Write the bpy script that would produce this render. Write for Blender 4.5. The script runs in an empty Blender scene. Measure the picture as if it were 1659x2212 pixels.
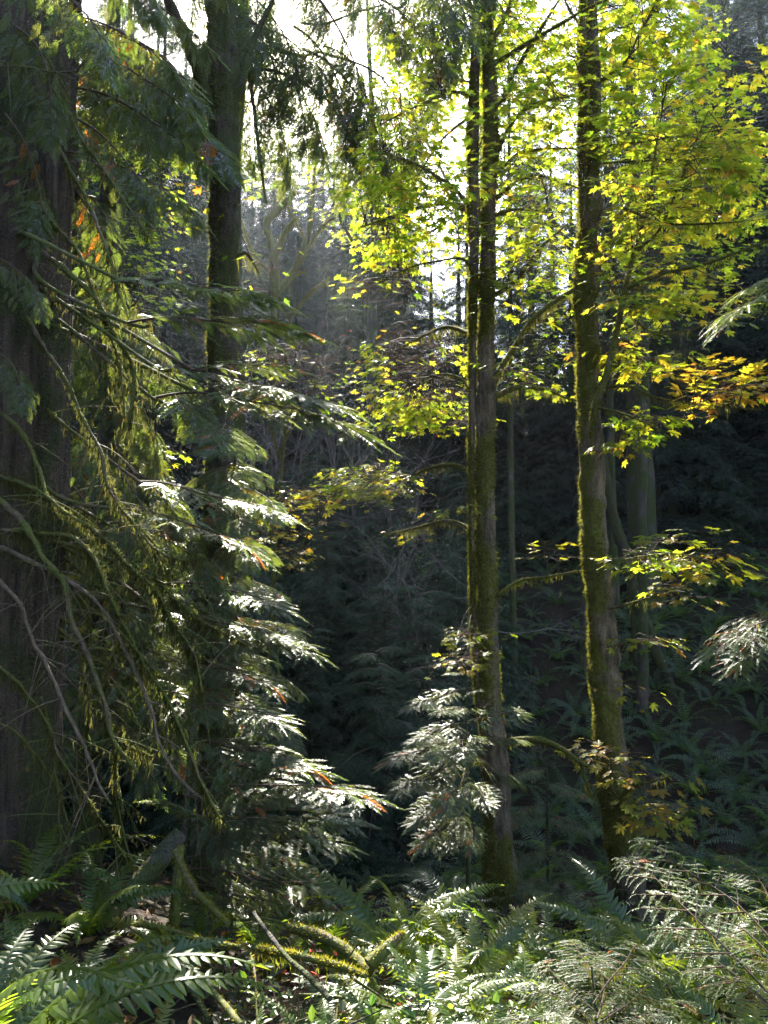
import bpy, math
import numpy as np
from mathutils import Matrix, Vector, Quaternion

R = math.radians
SC = bpy.context.scene
COL = SC.collection
RNG = np.random.default_rng(7)

# ------------------------------------------------------------------ camera frame
F_PX, CU, CV = 1660.0, 829.5, 1106.0          # photograph measured on a 1659 x 2212 grid
PITCH = R(5.0)
CP, SP = math.cos(PITCH), math.sin(PITCH)

def P(u, v, Y):
    """world point seen at (u, v) at the distance Y metres in front of the camera"""
    x = (u - CU) / F_PX
    y = (CV - v) / F_PX
    d = np.array([x, CP - y * SP, SP + y * CP])
    return d * (Y / d[1])

def nrm(a):
    a = np.asarray(a, float)
    return a / (np.linalg.norm(a, axis=-1, keepdims=True) + 1e-12)

# ------------------------------------------------------------------ noise
def _hash(ix, iy, iz):
    n = (ix * 374761393 + iy * 668265263 + iz * 2147483647 * 3 + 1274126177) & 0xFFFFFFFF
    n = ((n ^ (n >> 13)) * 1274126177) & 0xFFFFFFFF
    n = (n ^ (n >> 16)) & 0xFFFFFFFF
    return n / 4294967295.0

def vnoise(p):
    p = np.asarray(p, float)
    i = np.floor(p).astype(np.int64)
    f = p - i
    f = f * f * (3 - 2 * f)
    r = 0
    for dx in (0, 1):
        for dy in (0, 1):
            for dz in (0, 1):
                w = (f[..., 0] if dx else 1 - f[..., 0]) * (f[..., 1] if dy else 1 - f[..., 1]) * (f[..., 2] if dz else 1 - f[..., 2])
                r = r + w * _hash(i[..., 0] + dx, i[..., 1] + dy, i[..., 2] + dz)
    return r * 2 - 1

def fbm(p, n=3):
    p = np.asarray(p, float)
    a, s, r = 1.0, 1.0, 0
    for k in range(n):
        r = r + a * vnoise(p * s + 17.3 * k)
        a *= 0.5
        s *= 2.03
    return r

# ------------------------------------------------------------------ terrain
_TY = [-70, 0, 2.5, 4, 6, 8, 10.5, 12.5, 16, 20, 26, 40, 75, 170]
_TZ = [-1.4, -1.5, -1.62, -2.0, -2.95, -3.6, -3.95, -3.3, -1.2, 0.9, 1.9, 5.5, 19, 26]

def ground(x, y):
    x = np.asarray(x, float)
    y = np.asarray(y, float)
    z = np.interp(y, _TY, _TZ)
    t = np.clip((-x - 0.3) / 2.6, 0, 1)
    t = t * t * (3 - 2 * t)
    z = z + 0.95 * t * np.exp(-((y - 6.2) / 3.2) ** 2)
    p = np.stack([x * 0.35, y * 0.35, 0 * x + 3.0], -1)
    z = z + 0.22 * fbm(p, 3)
    return z

# ------------------------------------------------------------------ mesh builder
class MB:
    def __init__(s):
        s.v, s.f, s.c, s.n = [], [], [], 0
    def add(s, v, f, mat=0, col=(0.05, 0.05, 0.05), smooth=True):
        v = np.asarray(v, float).reshape(-1, 3)
        f = np.asarray(f, np.int64)
        if len(v) == 0 or len(f) == 0:
            return
        s.v.append(v)
        s.f.append((f + s.n, mat, smooth))
        c = np.asarray(col, float)
        if c.ndim == 1:
            c = np.broadcast_to(c, (len(v), 3))
        s.c.append(c)
        s.n += len(v)
    def mesh(s, name, mats):
        me = bpy.data.meshes.new(name)
        v = np.concatenate(s.v).astype(np.float32)
        c = np.concatenate(s.c).astype(np.float32)
        loops, starts, mi, sm, o = [], [], [], [], 0
        for f, m, smo in s.f:
            k = f.shape[1]
            loops.append(f.ravel())
            starts.append(o + np.arange(len(f)) * k)
            mi.append(np.full(len(f), m))
            sm.append(np.full(len(f), smo))
            o += f.size
        loops = np.concatenate(loops).astype(np.int32)
        starts = np.concatenate(starts).astype(np.int32)
        me.vertices.add(len(v))
        me.vertices.foreach_set('co', v.ravel())
        me.loops.add(len(loops))
        me.loops.foreach_set('vertex_index', loops)
        me.polygons.add(len(starts))
        me.polygons.foreach_set('loop_start', starts)
        me.polygons.foreach_set('material_index', np.concatenate(mi).astype(np.int32))
        me.polygons.foreach_set('use_smooth', np.concatenate(sm).astype(bool))
        at = me.attributes.new('tint', 'FLOAT_COLOR', 'POINT')
        at.data.foreach_set('color', np.concatenate([c, np.ones((len(c), 1), np.float32)], 1).ravel())
        for m in mats:
            me.materials.append(m)
        me.update(calc_edges=True)
        return me
    def build(s, name, mats, parent=None):
        return link(name, s.mesh(name, mats), parent)

def link(name, data, parent=None, M=None):
    o = bpy.data.objects.new(name, data)
    COL.objects.link(o)
    if parent is not None:
        o.parent = parent
    if M is not None:
        o.matrix_basis = M
    return o

def thing(name, label, cat, loc=(0, 0, 0), group=None, rot=0, scale=1):
    o = bpy.data.objects.new(name, None)
    COL.objects.link(o)
    o.empty_display_size = 0.2
    o.location = [float(q) for q in loc]
    o.rotation_euler = (0, 0, rot)
    o.scale = (scale,) * 3 if np.isscalar(scale) else scale
    tag(o, label, cat, group)
    return o

def tag(o, label=None, cat=None, group=None, kind=None):
    if label: o['label'] = label
    if cat: o['category'] = cat
    if group: o['group'] = group
    if kind: o['kind'] = kind
    return o

def dup(root, loc, rot=0, scale=1, label=None, group=None):
    r = root.copy()
    COL.objects.link(r)
    r.location = [float(q) for q in loc]
    r.rotation_euler = (0, 0, rot) if np.isscalar(rot) else rot
    r.scale = (scale,) * 3 if np.isscalar(scale) else scale
    if label: r['label'] = label
    if group: r['group'] = group
    for ch in list(root.children):
        c = ch.copy()
        COL.objects.link(c)
        c.parent = r
    return r

# ------------------------------------------------------------------ tubes
def spline(pts, step):
    """Catmull-Rom through pts (n,k), resampled about every `step` metres"""
    p = np.asarray(pts, float)
    if len(p) == 2:
        n = max(2, int(np.linalg.norm(p[1, :3] - p[0, :3]) / step) + 1)
        t = np.linspace(0, 1, n)[:, None]
        return p[0] * (1 - t) + p[1] * t
    q = np.vstack([2 * p[0] - p[1], p, 2 * p[-1] - p[-2]])
    out = []
    for i in range(1, len(q) - 2):
        n = max(1, int(np.linalg.norm(q[i + 1, :3] - q[i, :3]) / step))
        t = (np.arange(n) / n)[:, None]
        a, b, c, d = q[i - 1], q[i], q[i + 1], q[i + 2]
        out.append(0.5 * ((2 * b) + (-a + c) * t + (2 * a - 5 * b + 4 * c - d) * t ** 2 + (-a + 3 * b - 3 * c + d) * t ** 3))
    out.append(p[-1:])
    return np.vstack(out)

def frames(c):
    t = nrm(np.gradient(c, axis=0))
    up = np.array([0, 0, 1.0]) if abs(t[0, 2]) < 0.9 else np.array([0, -1.0, 0])
    n = np.zeros_like(c)
    a = up - t[0] * (up @ t[0])
    n[0] = a / np.linalg.norm(a)
    for i in range(1, len(c)):
        a = n[i - 1] - t[i] * (n[i - 1] @ t[i])
        n[i] = a / (np.linalg.norm(a) + 1e-12)
    return t, n, np.cross(t, n)

def tube(mb, c, r, sides=6, mat=0, col=(0.06, 0.045, 0.03), bump=0.0, bscale=3.0, fn=None, cap=True):
    c = np.asarray(c, float)
    r = np.broadcast_to(np.asarray(r, float), (len(c),))
    t, n, b = frames(c)
    a = np.arange(sides) * 2 * math.pi / sides
    d = np.cos(a)[None, :, None] * n[:, None] + np.sin(a)[None, :, None] * b[:, None]
    rr = np.broadcast_to(r[:, None], (len(c), sides)).copy()
    if bump:
        pp = c[:, None] + d * r[:, None, None]
        rr *= 1 + bump * fbm(pp * bscale, 3)
    if fn is not None:
        rr *= fn(c, d, a)
    v = c[:, None] + d * rr[..., None]
    m = len(c)
    i = np.arange(m - 1)[:, None] * sides
    j = np.arange(sides)[None]
    k = (j + 1) % sides
    q = np.stack([i + j, i + k, i + sides + k, i + sides + j], -1).reshape(-1, 4)
    mb.add(v.reshape(-1, 3), q, mat, col)
    if cap:
        for base, cc in ((0, c[0]), ((m - 1), c[-1])):
            ring = v[base]
            vv = np.vstack([ring, cc[None]])
            f = np.stack([np.arange(sides), (np.arange(sides) + 1) % sides, np.full(sides, sides)], -1)
            if base == 0: f = f[:, ::-1]
            mb.add(vv, f, mat, col)
    return v, d

def inst(T, d, up, p, s):
    """place template T=(verts, tris) K times: axis d, normal near up, at p, scale s"""
    v, f = T
    d = nrm(np.atleast_2d(d))
    up = np.broadcast_to(np.atleast_2d(up), d.shape)
    z = nrm(up - d * np.sum(up * d, -1, keepdims=True))
    y = np.cross(z, d)
    M = np.stack([d, y, z], -1)                    # K,3,3
    s = np.asarray(s, float)
    if s.ndim == 0: s = np.full(len(d), float(s))
    w = np.einsum('kij,nj->kni', M, v) * s[:, None, None] + np.atleast_2d(p)[:, None]
    K, n = len(d), len(v)
    ff = (f[None] + (np.arange(K) * n)[:, None, None]).reshape(-1, f.shape[1])
    return w.reshape(-1, 3), ff, n

def add_inst(mb, T, d, up, p, s, mat=0, col=(0.05, 0.08, 0.03)):
    v, f, n = inst(T, d, up, p, s)
    col = np.asarray(col, float)
    if col.ndim == 2:
        col = np.repeat(col, n, 0)
    mb.add(v, f, mat, col, smooth=False)

def jit_col(base, K, rng, amt=0.25, alt=None, frac=0.0):
    c = np.asarray(base, float)[None] * (1 + amt * rng.uniform(-1, 1, (K, 1))) * (1 + 0.12 * rng.uniform(-1, 1, (K, 3)))
    if alt is not None and frac > 0:
        m = rng.random(K) < frac
        c[m] = np.asarray(alt)[None] * (1 + 0.3 * rng.uniform(-1, 1, (m.sum(), 1)))
    return np.clip(c, 0.001, 1)

# ------------------------------------------------------------------ leaf and frond templates (unit length along +x)
def kite(L, w, x0, y0, ang, z0=0.0, dz=0.0, mid=0.45):
    ca, sa = math.cos(ang), math.sin(ang)
    pts = [(0, 0, 0), (L * mid, w, 0.0), (L, 0, dz), (L * mid, -w, 0.0)]
    v = [(x0 + ca * a - sa * b, y0 + sa * a + ca * b, z0 + c) for a, b, c in pts]
    return v, [(0, 1, 2), (0, 2, 3)]

def stack(parts):
    V, F, n = [], [], 0
    for v, f in parts:
        V += list(v)
        F += [tuple(i + n for i in t) for t in f]
        n += len(v)
    return np.array(V, float), np.array(F, np.int64)

def cedar_frond(detail, rng, npin=11, wid=0.36, curve=0.16):
    """flat feathery spray of scale leaves"""
    parts = []
    zf = lambda x: -curve * x * x
    N = npin
    for i in range(N):
        t = (i + 0.6) / N
        x = t * 0.93
        prof = (0.35 + 0.65 * math.sin(math.pi * min(1, (t * 0.85 + 0.15))) ** 0.8) * (1 - 0.55 * t)
        for s in (-1, 1):
            L = wid * prof * (1 + 0.2 * rng.uniform(-1, 1))
            a = s * R(46 + 8 * rng.uniform(-1, 1))
            xo = x + (0.02 if s > 0 else -0.02)
            dz = -0.10 * L + 0.03 * rng.uniform(-1, 1)
            v, f = kite(L, 0.020 if detail else 0.030, xo, 0, a, zf(xo), dz - curve * x * L, 0.55)
            parts.append((v, f))
            if detail:
                ns = 4
                for k in range(ns):
                    tt = (k + 0.7) / ns * 0.85
                    bx, by = xo + math.cos(a) * L * tt, math.sin(a) * L * tt
                    l2 = 0.34 * L * (1.05 - tt)
                    for s2 in (-1, 1):
                        v, f = kite(l2, 0.013, bx, by, a + s2 * R(38), zf(bx) + dz * tt * 0.9, -0.02 * l2, 0.5)
                        parts.append((v, f))
    v, f = kite(0.2, 0.02, 0.86, 0, 0, zf(0.86), -0.25 * curve)
    parts.append((v, f))
    # stem strip
    xs = np.linspace(0, 0.95, 4)
    for a, b in zip(xs[:-1], xs[1:]):
        parts.append(([(a, 0.008, zf(a) + .002), (a, -0.008, zf(a) + .002), (b, -0.006, zf(b) + .002), (b, 0.006, zf(b) + .002)], [(0, 1, 2), (0, 2, 3)]))
    return stack(parts)

def hemlock_frond(rng, n=26, wid=0.075, curve=0.15):
    """short flat needles along a twig"""
    parts = []
    zf = lambda x: -curve * x * x
    for i in range(n):
        t = (i + 0.5) / n
        for s in (-1, 1):
            L = wid * (1 - 0.55 * t ** 3) * (1 + 0.35 * rng.uniform(-1, 1))
            v, f = kite(L, 0.017, t, 0, s * R(66 + 12 * rng.uniform(-1, 1)), zf(t), 0.25 * L * rng.uniform(-1, 1), 0.5)
            parts.append((v, f))
    xs = np.linspace(0, 1.0, 5)
    for a, b in zip(xs[:-1], xs[1:]):
        parts.append(([(a, 0.008, zf(a)), (a, -0.008, zf(a)), (b, -0.006, zf(b)), (b, 0.006, zf(b))], [(0, 1, 2), (0, 2, 3)]))
    return stack(parts)

def blade(L, w, x0, y0, z0, ang, dz, curl, rib=0.12):
    """curved sword-fern pinna: 5 stations, folded on its midrib"""
    st = [(0.0, 0.75), (0.28, 1.0), (0.55, 0.85), (0.8, 0.5), (1.0, 0.0)]
    ca, sa = math.cos(ang), math.sin(ang)
    sg = 1 if sa > 0 else -1
    V, F = [], []
    for t, k in st:
        a = t * L
        sweep = sg * -curl * L * t * t
        for b in (w * k, 0, -w * k):
            bb = b + sweep
            V.append((x0 + ca * a - sa * bb, y0 + sa * a + ca * bb, z0 + dz * t * t - rib * abs(b) * 2))
    for i in range(4):
        o = i * 3
        F += [(o, o + 1, o + 4), (o, o + 4, o + 3), (o + 1, o + 2, o + 5), (o + 1, o + 5, o + 4)]
    return V, F

def fern_frond(rng, n=30, near=True, arch=1.0, wid=0.135):
    """whole sword-fern frond in the xz plane: starts at the origin, rises and arches over; length ~1"""
    th0, th1 = R(64) * arch, R(-28) * arch
    ts = np.linspace(0, 1, n + 2)
    th = th0 + (th1 - th0) * ts ** 1.15
    ds = 1.0 / (n + 1)
    xs = np.concatenate([[0], np.cumsum(np.cos(th[:-1]) * ds)])
    zs = np.concatenate([[0], np.cumsum(np.sin(th[:-1]) * ds)])
    parts = []
    for i in range(2, n + 1):
        t = ts[i]
        prof = min(1, (t - 0.02) / 0.16) ** 0.6 * max(0.06, 1 - t) ** 0.55
        for s in (-1, 1):
            L = wid * prof * (1 + 0.22 * rng.uniform(-1, 1))
            w = min(0.0135, 0.16 * L + 0.003)
            a = s * R(82 - 26 * t + 11 * rng.uniform(-1, 1))
            if near:
                V, F = blade(L, w * rng.uniform(.8, 1.1), 0, 0, 0, a, -L * rng.uniform(0.0, 0.5), rng.uniform(0.0, 0.28))
            else:
                V, F = kite(L, w * 1.05, 0, 0, a, 0, -0.12 * L, 0.35)
            c, sn = math.cos(th[i]), math.sin(th[i])
            ox = xs[i] + (0.006 * c if s > 0 else 0)
            oz = zs[i] + (0.006 * sn if s > 0 else 0)
            V = [(ox + c * x - sn * z, y, oz + sn * x + c * z) for x, y, z in V]
            parts.append((V, F))
    V, F = kite(0.05, 0.006, xs[-1] - .01, 0, 0, zs[-1], -0.02)
    parts.append((V, F))
    w = 0.0045
    for i in range(n + 1):
        parts.append(([(xs[i], w, zs[i] + .001), (xs[i], -w, zs[i] + .001), (xs[i + 1], -w, zs[i + 1] + .001), (xs[i + 1], w, zs[i + 1] + .001)], [(0, 1, 2), (0, 2, 3)]))
    return stack(parts)

def maple_leaf(full=True, droop=0.22, fold=0.12, seed=0):
    rg = np.random.default_rng(seed)
    if full:
        h = [(0, 1.0), (7, .80), (12, .74), (16, .80), (20, .58), (27, .34), (35, .62), (40, .74), (47, .97), (53, .76), (60, .72), (66, .52), (76, .33),
             (88, .50), (98, .66), (108, .48), (128, .34), (150, .26), (172, .16)]
    else:
        h = [(0, 1.0), (14, .72), (27, .36), (46, .95), (62, .66), (76, .34), (98, .64), (128, .36), (170, .15)]
    pts = [(a, r) for a, r in h] + [(-a, r) for a, r in reversed(h) if a > 0]
    V = [(0.30, 0, 0.0)]
    for a, r in pts:
        r = r * (1 + 0.07 * rg.uniform(-1, 1))
        x, y = 0.30 + 0.70 * r * math.cos(R(a)), 0.72 * r * math.sin(R(a))
        V.append((x, y, -droop * (x * x * 0.8 + y * y) + fold * abs(y) + 0.03 * rg.uniform(-1, 1)))
    n = len(pts)
    F = [(0, i + 1, (i + 1) % n + 1) for i in range(n)]
    k = len(V)
    V += [(-0.55, 0.008, 0.05), (-0.55, -0.008, 0.05), (0.16, -0.01, 0), (0.16, 0.01, 0)]
    F += [(k, k + 1, k + 2), (k, k + 2, k + 3)]
    return np.array(V, float), np.array(F, np.int64)

KITE = (np.array([(0, 0, 0), (.45, .5, 0.05), (1, 0, -.08), (.45, -.5, 0.05)], float) * np.array([1, .45, 1]), np.array([(0, 1, 2), (0, 2, 3)]))
OVAL = (np.array([(0, 0, 0), (.3, .26, .03), (.7, .22, .02), (1, 0, -.06), (.7, -.22, .02), (.3, -.26, .03)], float), np.array([(0, 1, 2), (0, 2, 3), (0, 3, 4), (0, 4, 5)]))
TUFT = (np.array([(0, .5, 0), (0, -.5, 0), (1, 0, .1)], float) * np.array([1, .30, 1]), np.array([(0, 1, 2)]))

def tufts(mb, verts, dirs, n, rng, L=(0.015, 0.035), mat=0, col=(0.16, 0.17, 0.025), mask=None, down=0.35):
    """short moss tufts standing on a tube surface (verts, dirs from tube())"""
    m, s = verts.shape[:2]
    i = rng.integers(0, m - 1, n)
    j = rng.integers(0, s, n)
    a, b = rng.random((n, 1)), rng.random((n, 1))
    jj = (j + 1) % s
    p = (verts[i, j] * (1 - a) + verts[i + 1, j] * a) * (1 - b) + (verts[i, jj] * (1 - a) + verts[i + 1, jj] * a) * b
    d = nrm(dirs[i, j] * (1 - b) + dirs[i, jj] * b)
    if mask is not None:
        k = mask(p, d) > rng.random(n)
        p, d = p[k], d[k]
        n = len(p)
        if n == 0: return
    dd = nrm(d + 0.55 * rng.normal(0, 1, (n, 3)) * 0.6 + np.array([0, 0, -down]))
    up = rng.normal(0, 1, (n, 3))
    add_inst(mb, TUFT, dd, up, p - d * 0.004, rng.uniform(L[0], L[1], n), mat, jit_col(col, n, rng, 0.35))

def drape(mb, c, r, n, rng, L=(0.05, 0.2), mat=0, col=(0.14, 0.15, 0.03)):
    """hanging moss strands under a branch centre line c"""
    n = int(n * 2.2)
    if n < 1: return
    i = rng.integers(0, len(c) - 1, n)
    t = rng.random((n, 1))
    p = c[i] * (1 - t) + c[i + 1] * t
    rr = np.broadcast_to(r, (len(c),))[i]
    clump = 0.35 + 0.65 * np.clip(0.5 + 0.9 * vnoise(p * 6.0), 0, 1)
    ln = rng.uniform(L[0], L[1], n) * clump
    side = rng.normal(0, 1, (n, 3)) * np.array([1, 1, 0.1])
    side = nrm(side)
    w = rng.uniform(0.0015, 0.0045, n)
    sway = rng.normal(0, 0.22, (n, 3)) * np.array([1, 1, 0])
    p0 = p + np.array([0, 0, -1.0]) * (rr * 0.6)[:, None] + side * (rr * 0.5)[:, None]
    p1 = p0 + np.array([0, 0, -0.5]) * ln[:, None] + sway * (ln * 0.5)[:, None] + side * 0.006
    p2 = p0 + np.array([0, 0, -1.0]) * ln[:, None] + sway * ln[:, None]
    V = np.stack([p0 + side * w[:, None] * 0.6, p0 - side * w[:, None] * 0.6, p1 - side * w[:, None], p1 + side * w[:, None], p2], 1)
    o = (np.arange(n) * 5)[:, None]
    F = np.concatenate([o + np.array([[0, 1, 2]]), o + np.array([[0, 2, 3]]), o + np.array([[3, 2, 4]])], 0)
    cc = np.repeat(jit_col(col, n, rng, 0.3), 5, 0)
    mb.add(V.reshape(-1, 3), F, mat, cc, smooth=False)
EXPOSURE = 2.9
HAZE = 0.0005
# ------------------------------------------------------------------ materials
def new_mat(name):
    m = bpy.data.materials.new(name)
    m.use_nodes = True
    nt = m.node_tree
    nt.nodes.clear()
    return m, nt, nt.nodes, nt.links

def leaf_mat(name, refl, trans, rough, mix, spec=0.5):
    """foliage: glossy diffuse face plus light coming through; colour from the leaf's own 'tint'"""
    m, nt, N, L = new_mat(name)
    out = N.new('ShaderNodeOutputMaterial')
    at = N.new('ShaderNodeAttribute'); at.attribute_name = 'tint'
    a = N.new('ShaderNodeMix'); a.data_type = 'RGBA'; a.blend_type = 'MULTIPLY'; a.inputs[0].default_value = 1
    a.inputs[7].default_value = (refl, refl, refl, 1)
    L.new(at.outputs['Color'], a.inputs[6])
    b = N.new('ShaderNodeMix'); b.data_type = 'RGBA'; b.blend_type = 'MULTIPLY'; b.inputs[0].default_value = 1
    b.inputs[7].default_value = (*trans, 1)
    L.new(at.outputs['Color'], b.inputs[6])
    p = N.new('ShaderNodeBsdfPrincipled')
    p.inputs['Roughness'].default_value = rough
    p.inputs['Specular IOR Level'].default_value = spec
    L.new(a.outputs[2], p.inputs['Base Color'])
    t = N.new('ShaderNodeBsdfTranslucent')
    L.new(b.outputs[2], t.inputs['Color'])
    x = N.new('ShaderNodeMixShader'); x.inputs[0].default_value = mix
    L.new(p.outputs[0], x.inputs[1]); L.new(t.outputs[0], x.inputs[2])
    L.new(x.outputs[0], out.inputs['Surface'])
    return m

def bark_mat(name, c1, c2, moss, moss_amt, stretch=(1, 1, 0.18), scale=9.0, bump=0.6, rough=0.9, attr=False):
    m, nt, N, L = new_mat(name)
    out = N.new('ShaderNodeOutputMaterial')
    tc = N.new('ShaderNodeTexCoord')
    mp = N.new('ShaderNodeMapping'); mp.inputs['Scale'].default_value = stretch
    L.new(tc.outputs['Object'], mp.inputs[0])
    n1 = N.new('ShaderNodeTexNoise'); n1.inputs['Scale'].default_value = scale; n1.inputs['Detail'].default_value = 8; n1.inputs['Roughness'].default_value = 0.7
    L.new(mp.outputs[0], n1.inputs['Vector'])
    r1 = N.new('ShaderNodeValToRGB'); r1.color_ramp.elements[0].position = 0.35; r1.color_ramp.elements[1].position = 0.68
    r1.color_ramp.elements[0].color = (*c1, 1); r1.color_ramp.elements[1].color = (*c2, 1)
    L.new(n1.outputs[0], r1.inputs[0])
    n2 = N.new('ShaderNodeTexNoise'); n2.inputs['Scale'].default_value = 2.6; n2.inputs['Detail'].default_value = 5; n2.inputs['Roughness'].default_value = 0.6
    L.new(tc.outputs['Object'], n2.inputs['Vector'])
    r2 = N.new('ShaderNodeValToRGB'); r2.color_ramp.elements[0].position = max(0, 0.62 - moss_amt * 0.5); r2.color_ramp.elements[1].position = max(0.08, 0.72 - moss_amt * 0.5)
    if attr:                                             # moss where the mesh says moss grows, with a frayed edge
        at = N.new('ShaderNodeAttribute'); at.attribute_name = 'tint'
        mm = N.new('ShaderNodeMath'); mm.operation = 'MULTIPLY_ADD'; mm.inputs[1].default_value = 0.7
        L.new(at.outputs['Fac'], mm.inputs[0])
        n2.inputs['Scale'].default_value = 22
        m2 = N.new('ShaderNodeMath'); m2.operation = 'MULTIPLY'; m2.inputs[1].default_value = 0.5
        L.new(n2.outputs[0], m2.inputs[0]); L.new(m2.outputs[0], mm.inputs[2])
        r2.color_ramp.elements[0].position = 0.45; r2.color_ramp.elements[1].position = 0.62
        L.new(mm.outputs[0], r2.inputs[0])
    else:
        L.new(n2.outputs[0], r2.inputs[0])
    n3 = N.new('ShaderNodeTexNoise'); n3.inputs['Scale'].default_value = 60; n3.inputs['Detail'].default_value = 4
    L.new(tc.outputs['Object'], n3.inputs['Vector'])
    r3 = N.new('ShaderNodeValToRGB')
    r3.color_ramp.elements[0].position = 0.3; r3.color_ramp.elements[1].position = 0.7
    r3.color_ramp.elements[0].color = (moss[0] * .5, moss[1] * .5, moss[2] * .5, 1); r3.color_ramp.elements[1].color = (*moss, 1)
    L.new(n3.outputs[0], r3.inputs[0])
    mx = N.new('ShaderNodeMix'); mx.data_type = 'RGBA'
    L.new(r2.outputs[0], mx.inputs[0]); L.new(r1.outputs[0], mx.inputs[6]); L.new(r3.outputs[0], mx.inputs[7])
    p = N.new('ShaderNodeBsdfPrincipled'); p.inputs['Roughness'].default_value = rough; p.inputs['Specular IOR Level'].default_value = 0.25
    L.new(mx.outputs[2], p.inputs['Base Color'])
    ad = N.new('ShaderNodeMath'); ad.operation = 'ADD'
    L.new(n1.outputs[0], ad.inputs[0]); L.new(n3.outputs[0], ad.inputs[1])
    bp = N.new('ShaderNodeBump'); bp.inputs['Strength'].default_value = bump; bp.inputs['Distance'].default_value = 0.03
    L.new(ad.outputs[0], bp.inputs['Height']); L.new(bp.outputs[0], p.inputs['Normal'])
    L.new(p.outputs[0], out.inputs['Surface'])
    return m

def soil_mat(name):
    m, nt, N, L = new_mat(name)
    out = N.new('ShaderNodeOutputMaterial')
    tc = N.new('ShaderNodeTexCoord')
    n1 = N.new('ShaderNodeTexNoise'); n1.inputs['Scale'].default_value = 1.3; n1.inputs['Detail'].default_value = 10; n1.inputs['Roughness'].default_value = 0.65
    L.new(tc.outputs['Object'], n1.inputs['Vector'])
    r = N.new('ShaderNodeValToRGB')
    e = r.color_ramp.elements
    e[0].position = 0.3; e[0].color = (0.012, 0.009, 0.006, 1)
    e[1].position = 0.7; e[1].color = (0.025, 0.03, 0.01, 1)
    k = e.new(0.5); k.color = (0.03, 0.02, 0.012, 1)
    L.new(n1.outputs[0], r.inputs[0])
    n2 = N.new('ShaderNodeTexNoise'); n2.inputs['Scale'].default_value = 24; n2.inputs['Detail'].default_value = 6
    L.new(tc.outputs['Object'], n2.inputs['Vector'])
    bp = N.new('ShaderNodeBump'); bp.inputs['Strength'].default_value = 0.9; bp.inputs['Distance'].default_value = 0.06
    L.new(n2.outputs[0], bp.inputs['Height'])
    p = N.new('ShaderNodeBsdfPrincipled'); p.inputs['Roughness'].default_value = 0.95; p.inputs['Specular IOR Level'].default_value = 0.2
    L.new(r.outputs[0], p.inputs['Base Color']); L.new(bp.outputs[0], p.inputs['Normal'])
    L.new(p.outputs[0], out.inputs['Surface'])
    return m

M_CEDAR = leaf_mat('cedar foliage', 0.95, (4.0, 3.9, 1.0), 0.40, 0.42, 0.85)
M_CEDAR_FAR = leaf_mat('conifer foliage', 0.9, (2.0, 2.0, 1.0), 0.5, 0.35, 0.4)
M_HEM = leaf_mat('hemlock needles', 0.95, (4.8, 4.2, 1.0), 0.42, 0.52, 0.6)
M_FERN = leaf_mat('sword fern fronds', 0.9, (4.4, 3.9, 0.9), 0.33, 0.52, 0.55)
M_MAPLE = leaf_mat('maple leaves', 0.30, (1.15, 1.12, 1.0), 0.45, 0.62, 0.4)
M_BROAD = leaf_mat('small leaves', 0.35, (1.2, 1.2, 1.0), 0.4, 0.5, 0.5)
M_MOSS = leaf_mat('moss', 0.55, (1.1, 1.1, 1.0), 0.9, 0.5, 0.1)
M_LITTER = leaf_mat('fallen leaves', 0.8, (0.6, 0.6, 0.6), 0.7, 0.25, 0.3)
M_TWIG = leaf_mat('twig bark', 1.0, (0, 0, 0), 0.85, 0.0, 0.3)
M_BIGBARK = bark_mat('fibrous cedar bark', (0.013, 0.009, 0.007), (0.12, 0.083, 0.060), (0.05, 0.055, 0.018), 0.30, (1, 1, 0.09), 14.0, 1.0)
M_MAPLEBARK = bark_mat('mossy maple bark', (0.035, 0.025, 0.016), (0.19, 0.135, 0.085), (0.105, 0.105, 0.018), 0.62, (1, 1, 0.3), 14.0, 0.9)
M_DARKBARK = bark_mat('conifer bark', (0.03, 0.024, 0.02), (0.11, 0.09, 0.075), (0.06, 0.07, 0.02), 0.4, (1, 1, 0.15), 10.0, 0.8)
M_DEADWOOD = bark_mat('dead branch wood', (0.05, 0.032, 0.022), (0.16, 0.11, 0.075), (0.10, 0.105, 0.02), 0.45, (1, 1, 1), 20.0, 0.4, 0.8)
M_PALEWOOD = bark_mat('pale bare wood', (0.05, 0.033, 0.022), (0.17, 0.115, 0.075), (0.10, 0.105, 0.02), 0.05, (1, 1, 1), 16.0, 0.4, 0.75)
M_BTRUNK = bark_mat('dark mossy bark', (0.02, 0.016, 0.012), (0.09, 0.068, 0.048), (0.055, 0.058, 0.015), 0.45, (1, 1, 0.3), 12.0, 1.0)
M_PATCHBARK = bark_mat('bark with moss patches', (0.032, 0.023, 0.016), (0.20, 0.145, 0.095), (0.115, 0.112, 0.018), 0.62, (1, 1, 0.22), 15.0, 1.0, attr=True)
M_SOIL = soil_mat('forest soil')
# ------------------------------------------------------------------ boughs
C_CEDAR = (0.055, 0.072, 0.034)
C_HEM = (0.060, 0.085, 0.032)
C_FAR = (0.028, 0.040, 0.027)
C_BROWN = (0.20, 0.065, 0.015)
C_MOSS = (0.17, 0.165, 0.022)

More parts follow.
